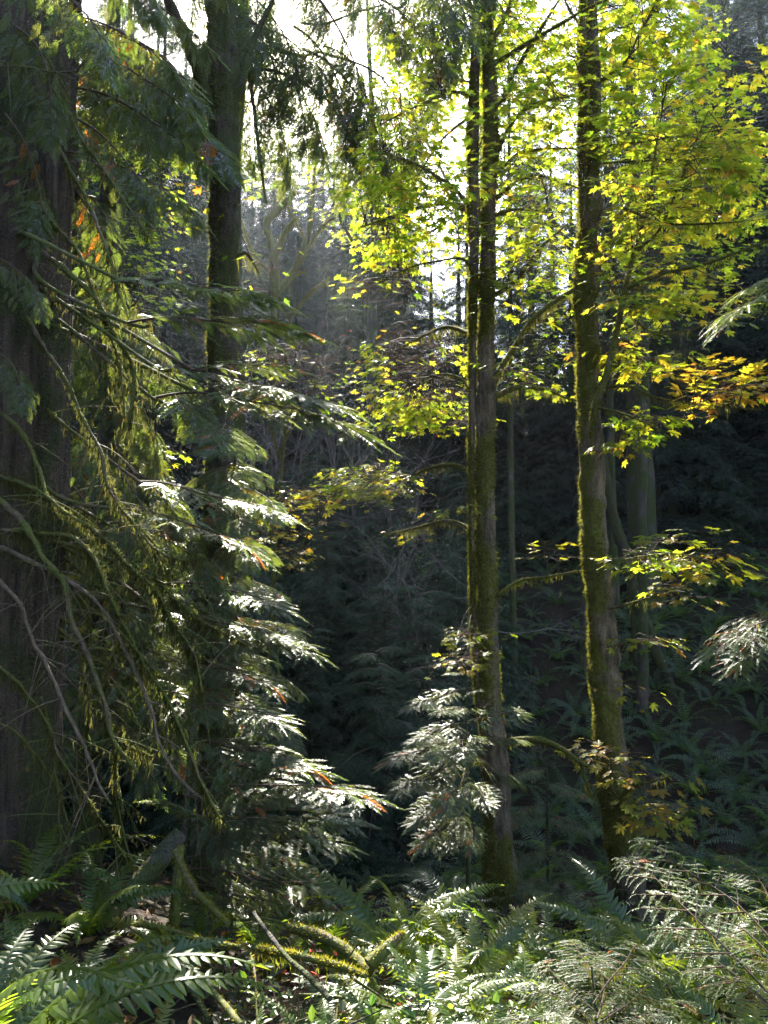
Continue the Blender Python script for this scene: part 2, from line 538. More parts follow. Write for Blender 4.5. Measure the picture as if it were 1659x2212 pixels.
def make_bough(name, fr, rng, L=1.2, nsec=22, seclen=0.42, frl=0.17, arch=0.10, dsec=0.25, fstep=0.075, col=C_CEDAR,
               brown=0.03, wood_r=0.011, mats=None, tilt=0.3, moss=0, sidew=1.0, hang=0.3):
    mb = MB()
    t = np.linspace(0, 1, 14)
    ax = np.stack([L * t, 0.03 * L * np.sin(5 * t + rng.uniform(0, 6)), L * arch * np.sin(math.pi * t) + 0.012 * L * np.sin(9 * t)], -1)
    tube(mb, ax, wood_r * (1 - 0.8 * t), 5, 1, (0.07, 0.045, 0.03))
    D, U, Pp, S = [], [], [], []
    for i in range(nsec):
        ti = 0.10 + 0.90 * (i + rng.uniform(0, 0.6)) / nsec
        s = 1 if i % 2 else -1
        b = np.array([np.interp(ti, t, ax[:, k]) for k in range(3)])
        prof = (1.04 - ti) ** 0.75 * min(1, 0.45 + ti * 2.2)
        ls = seclen * L * prof * rng.uniform(0.75, 1.15) * sidew
        a = s * R(rng.uniform(42, 62))
        d0 = np.array([math.cos(a), math.sin(a), rng.uniform(-0.15, 0.1)])
        k = max(2, int(ls / fstep))
        q = np.linspace(0, 1, k + 2)
        sec = b + d0 * ls * q[:, None] + np.array([0.22, 0, -dsec]) * ls * (q ** 2)[:, None]
        tube(mb, sec, np.linspace(0.0045, 0.0015, len(sec)), 3, 1, (0.09, 0.055, 0.03), cap=False)
        tg = nrm(np.gradient(sec, axis=0))
        for j in range(1, k + 2):
            for s2 in ((1, -1) if j < k + 1 else (0,)):
                d = tg[j].copy()
                if s2:
                    aa = s2 * R(rng.uniform(36, 54))
                    d = np.array([d[0] * math.cos(aa) - d[1] * math.sin(aa), d[0] * math.sin(aa) + d[1] * math.cos(aa), d[2]])
                d[2] -= hang * rng.uniform(0.2, 1.0)
                D.append(d); Pp.append(sec[j])
                U.append([rng.normal(0, tilt), rng.normal(0, tilt), 1])
                S.append(frl * rng.uniform(0.7, 1.2) * (1 - 0.35 * q[j]))
    # end of the bough
    for j in range(7):
        ti = 0.72 + 0.28 * j / 6
        b = np.array([np.interp(ti, t, ax[:, k]) for k in range(3)])
        a = R([40, -40, 34, -34, 25, -25, 0][j])
        D.append([math.cos(a), math.sin(a), -0.15]); Pp.append(b); U.append([rng.normal(0, .15), rng.normal(0, .15), 1]); S.append(frl * 1.1)
    D, U, Pp, S = map(np.array, (D, U, Pp, S))
    cols = jit_col(col, len(D), rng, 0.25, C_BROWN, brown)
    which = rng.integers(0, len(fr), len(D))
    for w in range(len(fr)):
        m = which == w
        if m.any():
            add_inst(mb, fr[w], D[m], U[m], Pp[m], S[m], 0, cols[m])
    if moss:
        drape(mb, ax, wood_r, moss, rng, (0.03, 0.12), 2, C_MOSS)
    me = mb.mesh(name, mats)
    return me, L

_r = np.random.default_rng(11)
FR_CEDAR = [cedar_frond(True, _r, 10, 0.40, 0.14 + 0.06 * k) for k in range(3)]
FR_CEDAR_LO = [cedar_frond(False, _r, 9, 0.42, 0.2) for k in range(2)]
FR_HEM = [hemlock_frond(_r, 30, 0.10, 0.12 + .06 * k) for k in range(3)]
CED_M = [M_CEDAR, M_TWIG, M_MOSS]
BOUGH_CEDAR = [make_bough('cedar_bough', FR_CEDAR, np.random.default_rng(20 + k), 1.2, 17, 0.40 + 0.04 * (k % 3), 0.185, [0.10, 0.06, 0.14, 0.08][k % 4], 0.22,
                          0.085, C_CEDAR, [0.008, 0.025, 0.012, 0.05][k % 4], 0.010, CED_M, 0.28, 30, 1.0, 0.22) for k in range(4)]
BOUGH_HANG = [make_bough('cedar_bough', FR_CEDAR, np.random.default_rng(40 + k), 1.2, 15, 0.36, 0.20, 0.12, 0.65, 0.10, C_CEDAR, 0.02, 0.011, CED_M, 0.5, 50, 0.9, 0.8) for k in range(3)]
BOUGH_HEM = [make_bough('hemlock_bough', FR_HEM, np.random.default_rng(60 + k), 1.2, 22, 0.34, 0.17, [0.05, 0.10, 0.08][k], 0.12, 0.055, C_HEM, 0.012, 0.008, [M_HEM, M_TWIG, M_MOSS], 0.22, 16, 1.0, 0.15) for k in range(3)]

SUN_EL, SUN_AZ = R(37.6), R(-9.3)
SUN_DIR = np.array([math.sin(SUN_AZ) * math.cos(SUN_EL), math.cos(SUN_AZ) * math.cos(SUN_EL), math.sin(SUN_EL)])
HARD = np.array([[*P(a, b, c), r] for a, b, c, r in [(60, 1960, 2.3, .42), (190, 1930, 2.35, .42), (320, 1960, 2.2, .3), (600, 1640, 4.5, .22), (690, 1720, 4.6, .25), (690, 1830, 5.0, .25), (560, 1800, 4.8, .22), (690, 925, 4.45, .2), (640, 1010, 4.6, .2), (580, 1230, 5.0, .2), (600, 1390, 5.3, .2),
                 (700, 2070, 3.2, .25), (600, 2060, 3.3, .22), (500, 2120, 2.9, .22)]])
def blocks_sun(S, E):
    S, E = np.asarray(S, float), np.asarray(E, float)
    d = E - S
    n = nrm(np.cross(d, [0, 0, 1.0]))
    ln = np.linalg.norm(d)
    t = np.linspace(.15, 1, 9)
    p = np.concatenate([S + d * t[:, None] + n * k * ln for k in (-.2, 0, .2)])
    w = p[:, None] - HARD[None, :, :3]
    s = w @ SUN_DIR
    perp = np.linalg.norm(w - s[..., None] * SUN_DIR, axis=-1)
    return ((s > 0.45) & (perp < HARD[None, :, 3])).any(1).mean()

FR_SHEET = [cedar_frond(True, _r, 15, 0.27, 0.07 + 0.05 * k) for k in range(3)]
BOUGH_SHEET = [make_bough('cedar_bough', FR_SHEET, np.random.default_rng(220 + k), 1.2, 15, 0.36, 0.25, [0.05, 0.08, 0.03, 0.06][k], 0.10,
                          0.13, C_CEDAR, [0.01, 0.02, 0.01, 0.04][k], 0.009, CED_M, 0.16, 20, 1.0, 0.10) for k in range(4)]

BOUGH_HEM_OPEN = [make_bough('hemlock_bough', FR_HEM, np.random.default_rng(160 + k), 1.2, 15, 0.30, 0.15, [0.05, 0.10, 0.08][k], 0.10, 0.06, (0.055, 0.085, 0.026), 0.012, 0.006, [M_HEM, M_TWIG, M_MOSS], 0.2, 24, 1.0, 0.12) for k in range(3)]

def put_bough(B, S, E, parent, name='bough', roll=0.0, rng=RNG, wide=1.0):
    roll = roll + 0.18 * (1 if E[0] > S[0] else -1)
    """a bough from S to E (world); parent sits at its location with no rotation"""
    me, L = B
    S, E = np.asarray(S, float), np.asarray(E, float)
    d = E - S
    ln = np.linalg.norm(d)
    x = d / ln
    up = np.array([0, 0, 1.0])
    z = nrm(up - x * (up @ x))
    y = np.cross(z, x)
    c, s = math.cos(roll), math.sin(roll)
    y2 = y * c + z * s
    z2 = z * c - y * s
    k = ln / L
    o = bpy.data.objects.new(name, me)
    COL.objects.link(o)
    loc = S - np.array(parent.location) if parent is not None else S
    M = Matrix(((x[0] * k, y2[0] * k * wide, z2[0] * k, loc[0]), (x[1] * k, y2[1] * k * wide, z2[1] * k, loc[1]), (x[2] * k, y2[2] * k * wide, z2[2] * k, loc[2]), (0, 0, 0, 1)))
    o.parent = parent
    o.matrix_basis = M
    return o

# ------------------------------------------------------------------ distant conifers (trunk + crown), built at 1 m radius scale
def far_bough(rng, nsec=11, frl=0.30):
    D, U, Pp, S = [], [], [], []
    for i in range(nsec):
        t = 0.12 + 0.88 * i / nsec
        s = 1 if i % 2 else -1
        ls = 0.42 * (1.05 - t) ** 0.8 * rng.uniform(0.7, 1.2)
        k = 3
        for j in range(1, k + 1):
            q = j / k
            a = s * R(52)
            p = np.array([t + math.cos(a) * ls * q, math.sin(a) * ls * q, 0.10 * math.sin(math.pi * t) - 0.28 * t * t - 0.25 * ls * q * q])
            for s2 in (1, -1):
                aa = a + s2 * R(38)
                D.append([math.cos(aa), math.sin(aa), -rng.uniform(0.2, 0.8)])
                U.append([rng.normal(0, .4), rng.normal(0, .4), 1]); Pp.append(p)
                S.append(frl * rng.uniform(0.6, 1.15) * (1.1 - 0.4 * t))
    D.append([1, 0, -.5]); U.append([0, 0, 1]); Pp.append([0.9, 0, -0.2]); S.append(frl)
    return tuple(map(np.array, (D, U, Pp, S)))

FR_FAR = [cedar_frond(False, _r, 7, 0.34, 0.25) for k in range(2)]

def far_crown(name, rng, H, Rad, n, base=0.1, dead=0.0, col=C_FAR, power=0.75, sparse=0.0):
    mb = MB()
    ang = rng.uniform(0, 6.28)
    Bs = [far_bough(rng) for k in range(3)]
    for i in range(n):
        hh = base + (0.985 - base) * ((i + rng.uniform(0, 1)) / n)
        ang += 2.39996 + rng.uniform(-0.5, 0.5)
        if rng.random() < sparse: continue
        r = Rad * (1.02 - hh) ** power * rng.uniform(0.65, 1.15)
        D, U, Pp, S = Bs[rng.integers(3)]
        rise = R(rng.uniform(-28, 5) + 30 * max(0, hh - 0.75) / 0.25)
        ca, sa, cr, sr = math.cos(ang), math.sin(ang), math.cos(rise), math.sin(rise)
        Mx = np.array([[ca * cr, -sa, -ca * sr], [sa * cr, ca, -sa * sr], [sr, 0, cr]])
        r0 = max(r, 0.35)
        w = rng.integers(0, 2)
        o = np.array([0, 0, hh * H])
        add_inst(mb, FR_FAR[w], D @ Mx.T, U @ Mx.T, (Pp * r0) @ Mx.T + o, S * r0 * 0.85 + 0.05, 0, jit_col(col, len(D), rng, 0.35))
        tt = np.linspace(0, 1, 5)
        ax = np.stack([tt, 0 * tt, 0.10 * np.sin(math.pi * tt) - 0.28 * tt * tt], -1) * r0
        tube(mb, ax @ Mx.T + o, np.linspace(0.022, 0.006, 5), 3, 1, (0.06, 0.045, 0.035), cap=False)
    return mb.mesh(name, [M_CEDAR_FAR, M_TWIG])

def far_trunk(name, H, r, rng):
    mb = MB()
    t = np.linspace(0, 1, 24)
    c = np.stack([0.05 * np.sin(3 * t + rng.uniform(0, 6)), 0.05 * np.sin(2 * t + 1), H * t - 0.6], -1)
    tube(mb, c, r * (1 - 0.93 * t) * (1 + 0.5 * np.exp(-t * 30)), 12, 0, bump=0.10, bscale=4)
    return mb.mesh(name, [M_DARKBARK])

FAR = []
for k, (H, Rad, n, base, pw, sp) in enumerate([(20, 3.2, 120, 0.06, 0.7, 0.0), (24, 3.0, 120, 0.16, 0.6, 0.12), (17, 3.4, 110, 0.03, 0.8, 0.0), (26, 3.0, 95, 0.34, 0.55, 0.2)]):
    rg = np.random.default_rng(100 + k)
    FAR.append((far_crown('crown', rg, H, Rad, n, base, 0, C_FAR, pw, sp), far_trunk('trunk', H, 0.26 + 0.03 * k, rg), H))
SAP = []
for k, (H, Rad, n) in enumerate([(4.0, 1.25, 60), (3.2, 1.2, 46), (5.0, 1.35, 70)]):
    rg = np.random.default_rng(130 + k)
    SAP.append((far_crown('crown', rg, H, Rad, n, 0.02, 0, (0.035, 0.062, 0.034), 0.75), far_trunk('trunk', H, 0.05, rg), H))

def conifer(lib, k, x, y, h, label, group, name='conifer_tree', cat='tree', rot=None, wide=1.0, rng=RNG):
    crown, trunk, H = lib[k % len(lib)]
    s = h / H
    t = thing(name, label, cat, (x, y, float(ground(x, y)) - 0.1), group, rng.uniform(0, 6.28) if rot is None else rot, (s * wide, s * wide, s))
    link('crown', crown, t)
    link('trunk', trunk, t)
    return t

# ------------------------------------------------------------------ ferns
FERN_NEAR = []
FERN_MID = []
_r = np.random.default_rng(33)
for k in range(6):
    T = fern_frond(_r, 32, True, [1.0, 0.85, 1.1, 0.7, 0.95, 1.05][k], 0.135)
    mb = MB(); mb.add(T[0], T[1], 0, np.array([(0.060, 0.095, 0.018), (0.085, 0.115, 0.016), (0.048, 0.085, 0.022), (0.11, 0.125, 0.016), (0.055, 0.09, 0.02), (0.07, 0.10, 0.016)][k]), smooth=False)
    FERN_NEAR.append(mb.mesh('frond', [M_FERN]))
    FERN_MID.append(fern_frond(_r, 24, False, [1.0, 0.85, 1.1, 0.7, 0.95, 1.05][k], 0.15))
mb = MB(); T = fern_frond(_r, 26, True, 1.15, 0.12); mb.add(T[0], T[1], 0, (0.22, 0.075, 0.02), smooth=False)
FERN_DEAD = mb.mesh('frond', [M_LITTER])

def fern_parts(label, x, y, n, size, group=None, rng=RNG, az=None, spread=math.pi, lift=(-12, 14), z=None, dead=0, twist=38):
    """near fern: every frond its own part"""
    zz = float(ground(x, y)) if z is None else z
    t = thing('sword_fern', label, 'fern', (x, y, zz), group)
    for i in range(n):
        a = (az if az is not None else 0) + spread * (2 * (i + rng.uniform(0.1, 0.9)) / n - 1)
        s = size * rng.uniform(0.6, 1.15)
        me = FERN_DEAD if i < dead else FERN_NEAR[rng.integers(6)]
        o = link('frond', me, t)
        o.rotation_euler = (R(rng.uniform(-twist, twist)), R(-rng.uniform(*lift)) if i >= dead else R(30), a)
        o.scale = (s, s * rng.uniform(0.9, 1.15), s)
        if i < dead: o['label'] = 'dry brown frond'
    return t

def fern_clump(rng, n=11, lo=True):
    mb = MB()
    for i in range(n):
        T = FERN_MID[rng.integers(6)]
        a = 2 * math.pi * (i + rng.uniform(0, 0.7)) / n
        s = rng.uniform(0.75, 1.1)
        el = R(rng.uniform(-14, 12))
        Mx = np.array(Matrix.Rotation(a, 3, 'Z') @ Matrix.Rotation(-el, 3, 'Y') @ Matrix.Rotation(R(rng.uniform(-25, 25)), 3, 'X'))
        mb.add(T[0] @ Mx.T * s, T[1], 0, np.array([0.042, 0.075, 0.032]) * rng.uniform(0.75, 1.25), smooth=False)
    return mb.mesh('sword_fern', [M_FERN])
CLUMPS = [fern_clump(np.random.default_rng(70 + k), 9 + k) for k in range(5)]

def fern_far(x, y, size, label, group, rng=RNG):
    o = link('sword_fern', CLUMPS[rng.integers(5)])
    e = 0.3
    gx = float(ground(x + e, y) - ground(x - e, y)) / (2 * e)
    gy = float(ground(x, y + e) - ground(x, y - e)) / (2 * e)
    nv = Vector((-gx * .6, -gy * .6, 1)).normalized()
    q = Vector((0, 0, 1)).rotation_difference(nv) @ Quaternion((0, 0, 1), rng.uniform(0, 6.28))
    o.location = (x, y, float(ground(x, y)))
    o.rotation_euler = q.to_euler()
    o.scale = (size,) * 3
    tag(o, label, 'fern', group)
    return o

# ------------------------------------------------------------------ maple sprays
LEAF = [maple_leaf(True, 0.14 + .08 * k, 0.06 + .05 * k, k) for k in range(4)]
LEAF_LO = [maple_leaf(False, 0.2, 0.1, k) for k in range(3)]

def maple_cols(n, rng, warm):
    """autumn range of a big-leaf maple: green, yellow-green, yellow, orange-brown"""
    pal = np.array([(0.14, 0.25, 0.016), (0.29, 0.39, 0.018), (0.44, 0.46, 0.024), (0.55, 0.36, 0.025), (0.50, 0.22, 0.03)])
    x = np.clip(rng.normal(0.55 + 2.1 * warm, 0.7, n), 0, 3.999)
    i = x.astype(int)
    f = (x - i)[:, None]
    return np.clip((pal[i] * (1 - f) + pal[i + 1] * f) * rng.uniform(0.75, 1.2, (n, 1)), 0, 1)

SUNNY = [(1250, 2090, 3.0, .40), (1400, 2000, 3.3, .45), (1420, 1900, 3.75, .5), (1510, 2050, 3.1, .45), (1480, 1930, 3.5, .45), (1000, 2100, 3.4, .45), (880, 2150, 2.8, .4), (740, 2100, 3.2, .35), (880, 1950, 4.3, .40), (1330, 2060, 3.0, .3), (1120, 2110, 3.0, .35),
         (650, 920, 4.9, .45), (580, 1200, 4.5, .4), (600, 1380, 4.4, .4), (620, 1640, 4.6, .4), (690, 1740, 4.8, .45), (650, 1850, 5.0, .4), (860, 870, 9.6, .4), (820, 625, 9.7, .35), (790, 1040, 9.6, .3), (560, 1050, 4.7, .35),
         (1026, 700, 7.95, .25), (1026, 950, 7.95, .25), (1026, 1200, 7.95, .25), (1030, 1450, 7.95, .25), (1028, 450, 7.95, .2), (1255, 620, 7.9, .25), (1255, 850, 7.9, .25), (1262, 1080, 7.9, .25), (1280, 1330, 7.9, .25), (1295, 1560, 7.9, .25),
         (1600, 690, 5, .35), (1590, 1400, 4.95, .3), (920, 1560, 7, .4), (890, 1680, 6.9, .4), (930, 1790, 6.8, .35), (1560, 835, 6.9, .4), (1430, 1215, 7.3, .4), (1400, 1740, 7.4, .3), (1250, 1610, 7.6, .2)]
_SL = np.array([[*P(a, b, c), r] for a, b, c, r in SUNNY])

def sun_gap(p, rng, keep=0.08):
    """leaves that stand where the sun comes through the wood: thinned out, as the light on what lies below shows"""
    w = p[:, None] - _SL[None, :, :3]
    s = w @ SUN_DIR
    perp = np.linalg.norm(w - s[..., None] * SUN_DIR, axis=-1)
    hit = ((s > 0.55) & (perp < 0.92 * _SL[None, :, 3])).any(1)
    return ~hit | (rng.random(len(p)) < keep)

def spray(mb, A, E, n, size, rng, warm, lib=LEAF, mat=0, wmat=1, tw=0.004, slope=0.28, flat=1.0):
    """leafy twig from A (on a branch) to E: paired leaves over the outer part, held in a near-level layer"""
    A, E = np.asarray(A, float), np.asarray(E, float)
    ln = np.linalg.norm(E - A)
    mid = (A + E) / 2 + np.array([0, 0, 0.10 * ln]) + rng.normal(0, 0.04 * ln, 3)
    c = spline([A, mid, E], max(0.06, ln / 9))
    tube(mb, c, np.linspace(tw + 0.0035 * min(ln, 2), 0.0015, len(c)), 4, wmat, (0.05, 0.035, 0.025), cap=False)
    reach = min(0.75, 0.9 * ln)
    hd = nrm((E - A) * np.array([1, 1, 0.25]))
    D, U, Pp, S = [], [], [], []
    i = 0
    k = max(1, n // 2)
    for j in range(k):
        b = E - hd * reach * (1 - (j + 0.5) / k) + np.array([0, 0, -0.02])
        for s in (1, -1):
            a = s * R(rng.uniform(35, 85)) * (1 - 0.6 * (j / k) ** 2)
            d = np.array([hd[0] * math.cos(a) - hd[1] * math.sin(a), hd[0] * math.sin(a) + hd[1] * math.cos(a), hd[2] - slope * rng.uniform(-0.3, 1.6)])
            off = rng.uniform(0.03, 0.34) * (1 - 0.5 * j / k)
            side = np.array([d[0], d[1], 0]) * off
            pos = b + side + np.array([0, 0, rng.uniform(-0.07, 0.04)])
            D.append(d); Pp.append(pos + nrm(d) * size * 0.4)
            U.append([rng.normal(0, 0.26), rng.normal(0, 0.26) - 0.1, flat])
            S.append(size * rng.uniform(0.45, 1.15))
            if off > 0.12:
                tube(mb, np.array([b, pos]), 0.0015, 3, wmat, (0.10, 0.05, 0.03), cap=False)
    D, U, Pp, S = map(np.array, (D, U, Pp, S))
    kk = sun_gap(Pp, rng)
    D, U, Pp, S = D[kk], U[kk], Pp[kk], S[kk]
    if len(D) == 0: return
    cols = maple_cols(len(D), rng, warm)
    which = rng.integers(0, len(lib), len(D))
    for w in range(len(lib)):
        m = which == w
        if m.any():
            add_inst(mb, lib[w], D[m], U[m], Pp[m], S[m], mat, cols[m])
# ================================================================== camera, sky, sun
cam = bpy.data.cameras.new('camera')
co = bpy.data.objects.new('camera', cam)
COL.objects.link(co)
cam.sensor_fit = 'HORIZONTAL'
cam.sensor_width = 36.0
cam.lens = 36.0 * F_PX / 1659.0
cam.clip_start = 0.05
cam.clip_end = 1000
co.location = (0, 0, 0)
co.rotation_euler = (math.pi / 2 + PITCH, 0, 0)
SC.camera = co

sd = Vector((math.sin(SUN_AZ) * math.cos(SUN_EL), math.cos(SUN_AZ) * math.cos(SUN_EL), math.sin(SUN_EL)))
sl = bpy.data.lights.new('sun', 'SUN')
sl.energy = 5.0
sl.angle = R(0.53)
sl.color = (1.0, 0.94, 0.84)
so = bpy.data.objects.new('sun', sl)
COL.objects.link(so)
so.rotation_euler = sd.to_track_quat('Z', 'Y').to_euler()

w = bpy.data.worlds.new('World')
SC.world = w
w.use_nodes = True
nt = w.node_tree
nt.nodes.clear()
sky = nt.nodes.new('ShaderNodeTexSky')
sky.sky_type = 'NISHITA'
sky.sun_disc = False
sky.sun_elevation = SUN_EL
sky.sun_rotation = SUN_AZ
bg = nt.nodes.new('ShaderNodeBackground')
bg.inputs['Strength'].default_value = 0.14
wo = nt.nodes.new('ShaderNodeOutputWorld')
nt.links.new(sky.outputs[0], bg.inputs[0])
nt.links.new(bg.outputs[0], wo.inputs[0])
SC.view_settings.view_transform = 'Standard'
SC.view_settings.look = 'None'
SC.view_settings.gamma = 1.0
SC.view_settings.exposure = EXPOSURE
cy = SC.cycles
cy.use_denoising = True
cy.max_bounces = 6
cy.diffuse_bounces = 3
cy.glossy_bounces = 2
cy.transmission_bounces = 4
cy.volume_bounces = 0
cy.transparent_max_bounces = 8
cy.sample_clamp_indirect = 6.0
cy.use_light_tree = False
cy.caustics_reflective = False
cy.caustics_refractive = False

# ================================================================== ground
def grid_ground():
    xs = np.concatenate([-np.geomspace(100, 12.3, 14), np.arange(-12, 12.01, 0.24), np.geomspace(12.3, 100, 14)])
    ys = np.concatenate([np.linspace(-70, -1, 10), np.arange(-0.75, 22, 0.24), np.geomspace(22.3, 170, 22)])
    X, Y = np.meshgrid(xs, ys)
    Z = ground(X, Y)
    Z = Z + np.where(np.abs(Y) < 22, 0.05, 0.0) * fbm(np.stack([X * 2.2, Y * 2.2, 0 * X], -1), 3)
    n = len(xs)
    i = np.arange(len(ys) - 1)[:, None] * n
    j = np.arange(n - 1)[None]
    q = np.stack([i + j, i + j + 1, i + j + n + 1, i + j + n], -1).reshape(-1, 4)
    mb = MB()
    mb.add(np.stack([X, Y, Z], -1).reshape(-1, 3), q, 0)
    return mb.build('ground', [M_SOIL])
tag(grid_ground(), 'dark forest floor dropping into a ravine and rising beyond', None, None, 'structure')

def litter():
    rg = np.random.default_rng(5)
    mb = MB()
    n = 15000
    y = 1.2 + rg.beta(1.1, 2.0, n) * 19
    x = rg.uniform(-0.75, 0.75, n) * (y + 1.5)
    z = ground(x, y) + 0.05 + rg.uniform(-0.03, 0.03, n)
    d = rg.normal(0, 1, (n, 3)) * [1, 1, .35]
    up = np.array([0, 0, 1.0]) + rg.normal(0, 0.45, (n, 3))
    pal = np.array([(0.16, 0.07, 0.025), (0.10, 0.05, 0.02), (0.26, 0.14, 0.03), (0.07, 0.08, 0.02)])
    c = pal[rg.integers(0, 4, n)] * rg.uniform(0.6, 1.3, (n, 1))
    add_inst(mb, KITE, d, up, np.stack([x, y, z], -1), rg.uniform(0.03, 0.10, n), 0, c)
    tag(mb.build('leaf_litter', [M_LITTER]), 'brown fallen leaves and needles over the forest floor', None, None, 'stuff')
litter()

# ================================================================== helpers for traced trunks and branches
def line3(pts, Y=None, step=0.06):
    """[(u, v, width_px)] at Y, or [(u, v, width_px, Y)] -> centre line and radii in metres"""
    out = []
    for p in pts:
        yy = p[3] if len(p) > 3 else Y
        q = P(p[0], p[1], yy)
        depth = q[1] * CP + q[2] * SP
        out.append([*q, 0.5 * p[2] * depth / F_PX])
    s = spline(out, step)
    return s[:, :3], np.maximum(s[:, 3], 0.0015)

def at_base(base):
    return Matrix.Translation((-base[0], -base[1], -base[2]))

def lumps(seed, amp=0.2, k=5.0):
    """swellings and pinches of an old mossy stem"""
    def f(c, d, a):
        q = c[:, None] * np.array([1.2, 1.2, k * 0.55]) + d * 0.55 + seed
        f1 = vnoise(q)
        f2 = vnoise(c[:, None] * np.array([3, 3, 9.0]) + d * 1.1 + seed * 2)
        f3 = vnoise(c[:, None] * 26 + d * 2.0)
        f4 = vnoise(c[:, None] * np.array([9, 9, 5.0]) + d * 3.2 + seed)
        return 1 + amp * f1 + 0.5 * amp * f2 + 0.06 * f3 + 0.10 * (np.abs(f4) * 2 - 1)
    return f

def mossy_tree(name, label, trunk_lines, branch_lines, seed, tuft_n=9000, drape_n=0, moss_left=True, mat=None, group=None, cat='tree', ground_y=None, tuft_L=(0.018, 0.045)):
    rg = np.random.default_rng(seed)
    c0, r0 = line3(*trunk_lines[0])
    base = c0[-1].copy()
    t = thing(name, label, cat, base, group)
    Mb = at_base(base)
    pool = []
    cover = lambda p, d: np.clip(0.36 + 1.5 * vnoise(p * np.array([3.2, 3.2, 1.7]) + seed) + 0.5 * vnoise(p * 8 + seed) + 0.50 * (-d[:, 0]) + 0.12, 0.02, 1)
    for i, tl in enumerate(trunk_lines):
        c, r = line3(tl[0], tl[1], 0.03)
        mb = MB()
        v, d = tube(mb, c, r, 44, 0, fn=lumps(seed + 3.1 * i))
        cen = np.repeat(c, 44, 0)
        mossc = cover(v.reshape(-1, 3), (v.reshape(-1, 3) - cen) / np.repeat(r, 44)[:, None])
        mb.c[0] = np.repeat(mossc[:, None], 3, 1)
        o = mb.build('trunk', [mat or M_PATCHBARK], t)
        o.matrix_basis = Mb
        mm = MB()
        L = np.linalg.norm(np.diff(c, axis=0), axis=1).sum()
        tufts(mm, v, d, int(tuft_n * L / 8), rg, tuft_L, 0, C_MOSS, cover)
        m = mm.build('moss', [M_MOSS], o)
        pool.append((c, r))
    for bl in branch_lines:
        c, r = line3(bl, 8.0, 0.05)
        mb = MB()
        v, d = tube(mb, c, r, 8, 0, bump=0.18, bscale=9)
        o = mb.build('branch', [mat or M_MAPLEBARK], t)
        o.matrix_basis = Mb
        L = np.linalg.norm(np.diff(c, axis=0), axis=1).sum()
        mm = MB()
        thick = r.mean()
        if thick > 0.006:
            tufts(mm, v, d, int(500 * L * min(1, thick / 0.02)), rg, (0.012, 0.028), 0, C_MOSS, None, 0.5)
            drape(mm, c[:int(len(c) * .8) + 2], r[:int(len(c) * .8) + 2], int(60 * L * min(1.3, thick / 0.02)), rg, (0.04, 0.15), 0, C_MOSS)
            mm.build('moss', [M_MOSS], o)
        pool.append((c, r))
    pts = np.concatenate([p[0] for p in pool])
    rad = np.concatenate([p[1] for p in pool])
    return t, pts, rad, Mb

CROWN_N, CROWN_S = 1.5, 0.82

def crown_from(t, Mb, pts, rad, ells, seed, lib=LEAF, Yc=8.0, Ys=1.0, part='foliage', n_leaf=(8, 15), mat=None):
    """ells: (u, v, ru, rv, n, leaf size m, warmth[, Y[, spread]]); each spray's twig starts on the nearest branch of this tree"""
    rg = np.random.default_rng(seed)
    thin = rad < 0.075
    bp = pts[thin] if thin.any() else pts
    for e in ells:
        u, v, ru, rv, n, size, warm = e[:7]
        yc = e[7] if len(e) > 7 else Yc
        ys = e[8] if len(e) > 8 else Ys
        mb = MB()
        n, size = max(1, int(n * CROWN_N + .5)) if n > 3 else n, size * CROWN_S
        for k in range(n):
            a, q = rg.uniform(0, 2 * math.pi), math.sqrt(rg.random())
            E = P(u + ru * q * math.cos(a), v + rv * q * math.sin(a), yc + rg.uniform(-ys, ys))
            cand = bp if rg.random() < 0.8 else pts
            dd = np.linalg.norm((cand - E) * np.array([1, 1, 1.4]), axis=1)
            A = cand[np.argmin(dd * rg.uniform(0.45, 1.7, len(dd)))]
            if np.linalg.norm(E - A) < 0.25:
                E = A + nrm(E - A + np.array([0.01, -0.05, 0])) * 0.4
            spray(mb, A, E, int(rg.integers(*n_leaf)), size * rg.uniform(0.85, 1.15), rg, warm, lib)
        o = mb.build(part, [mat or M_MAPLE, M_TWIG], t)
        o.matrix_basis = Mb

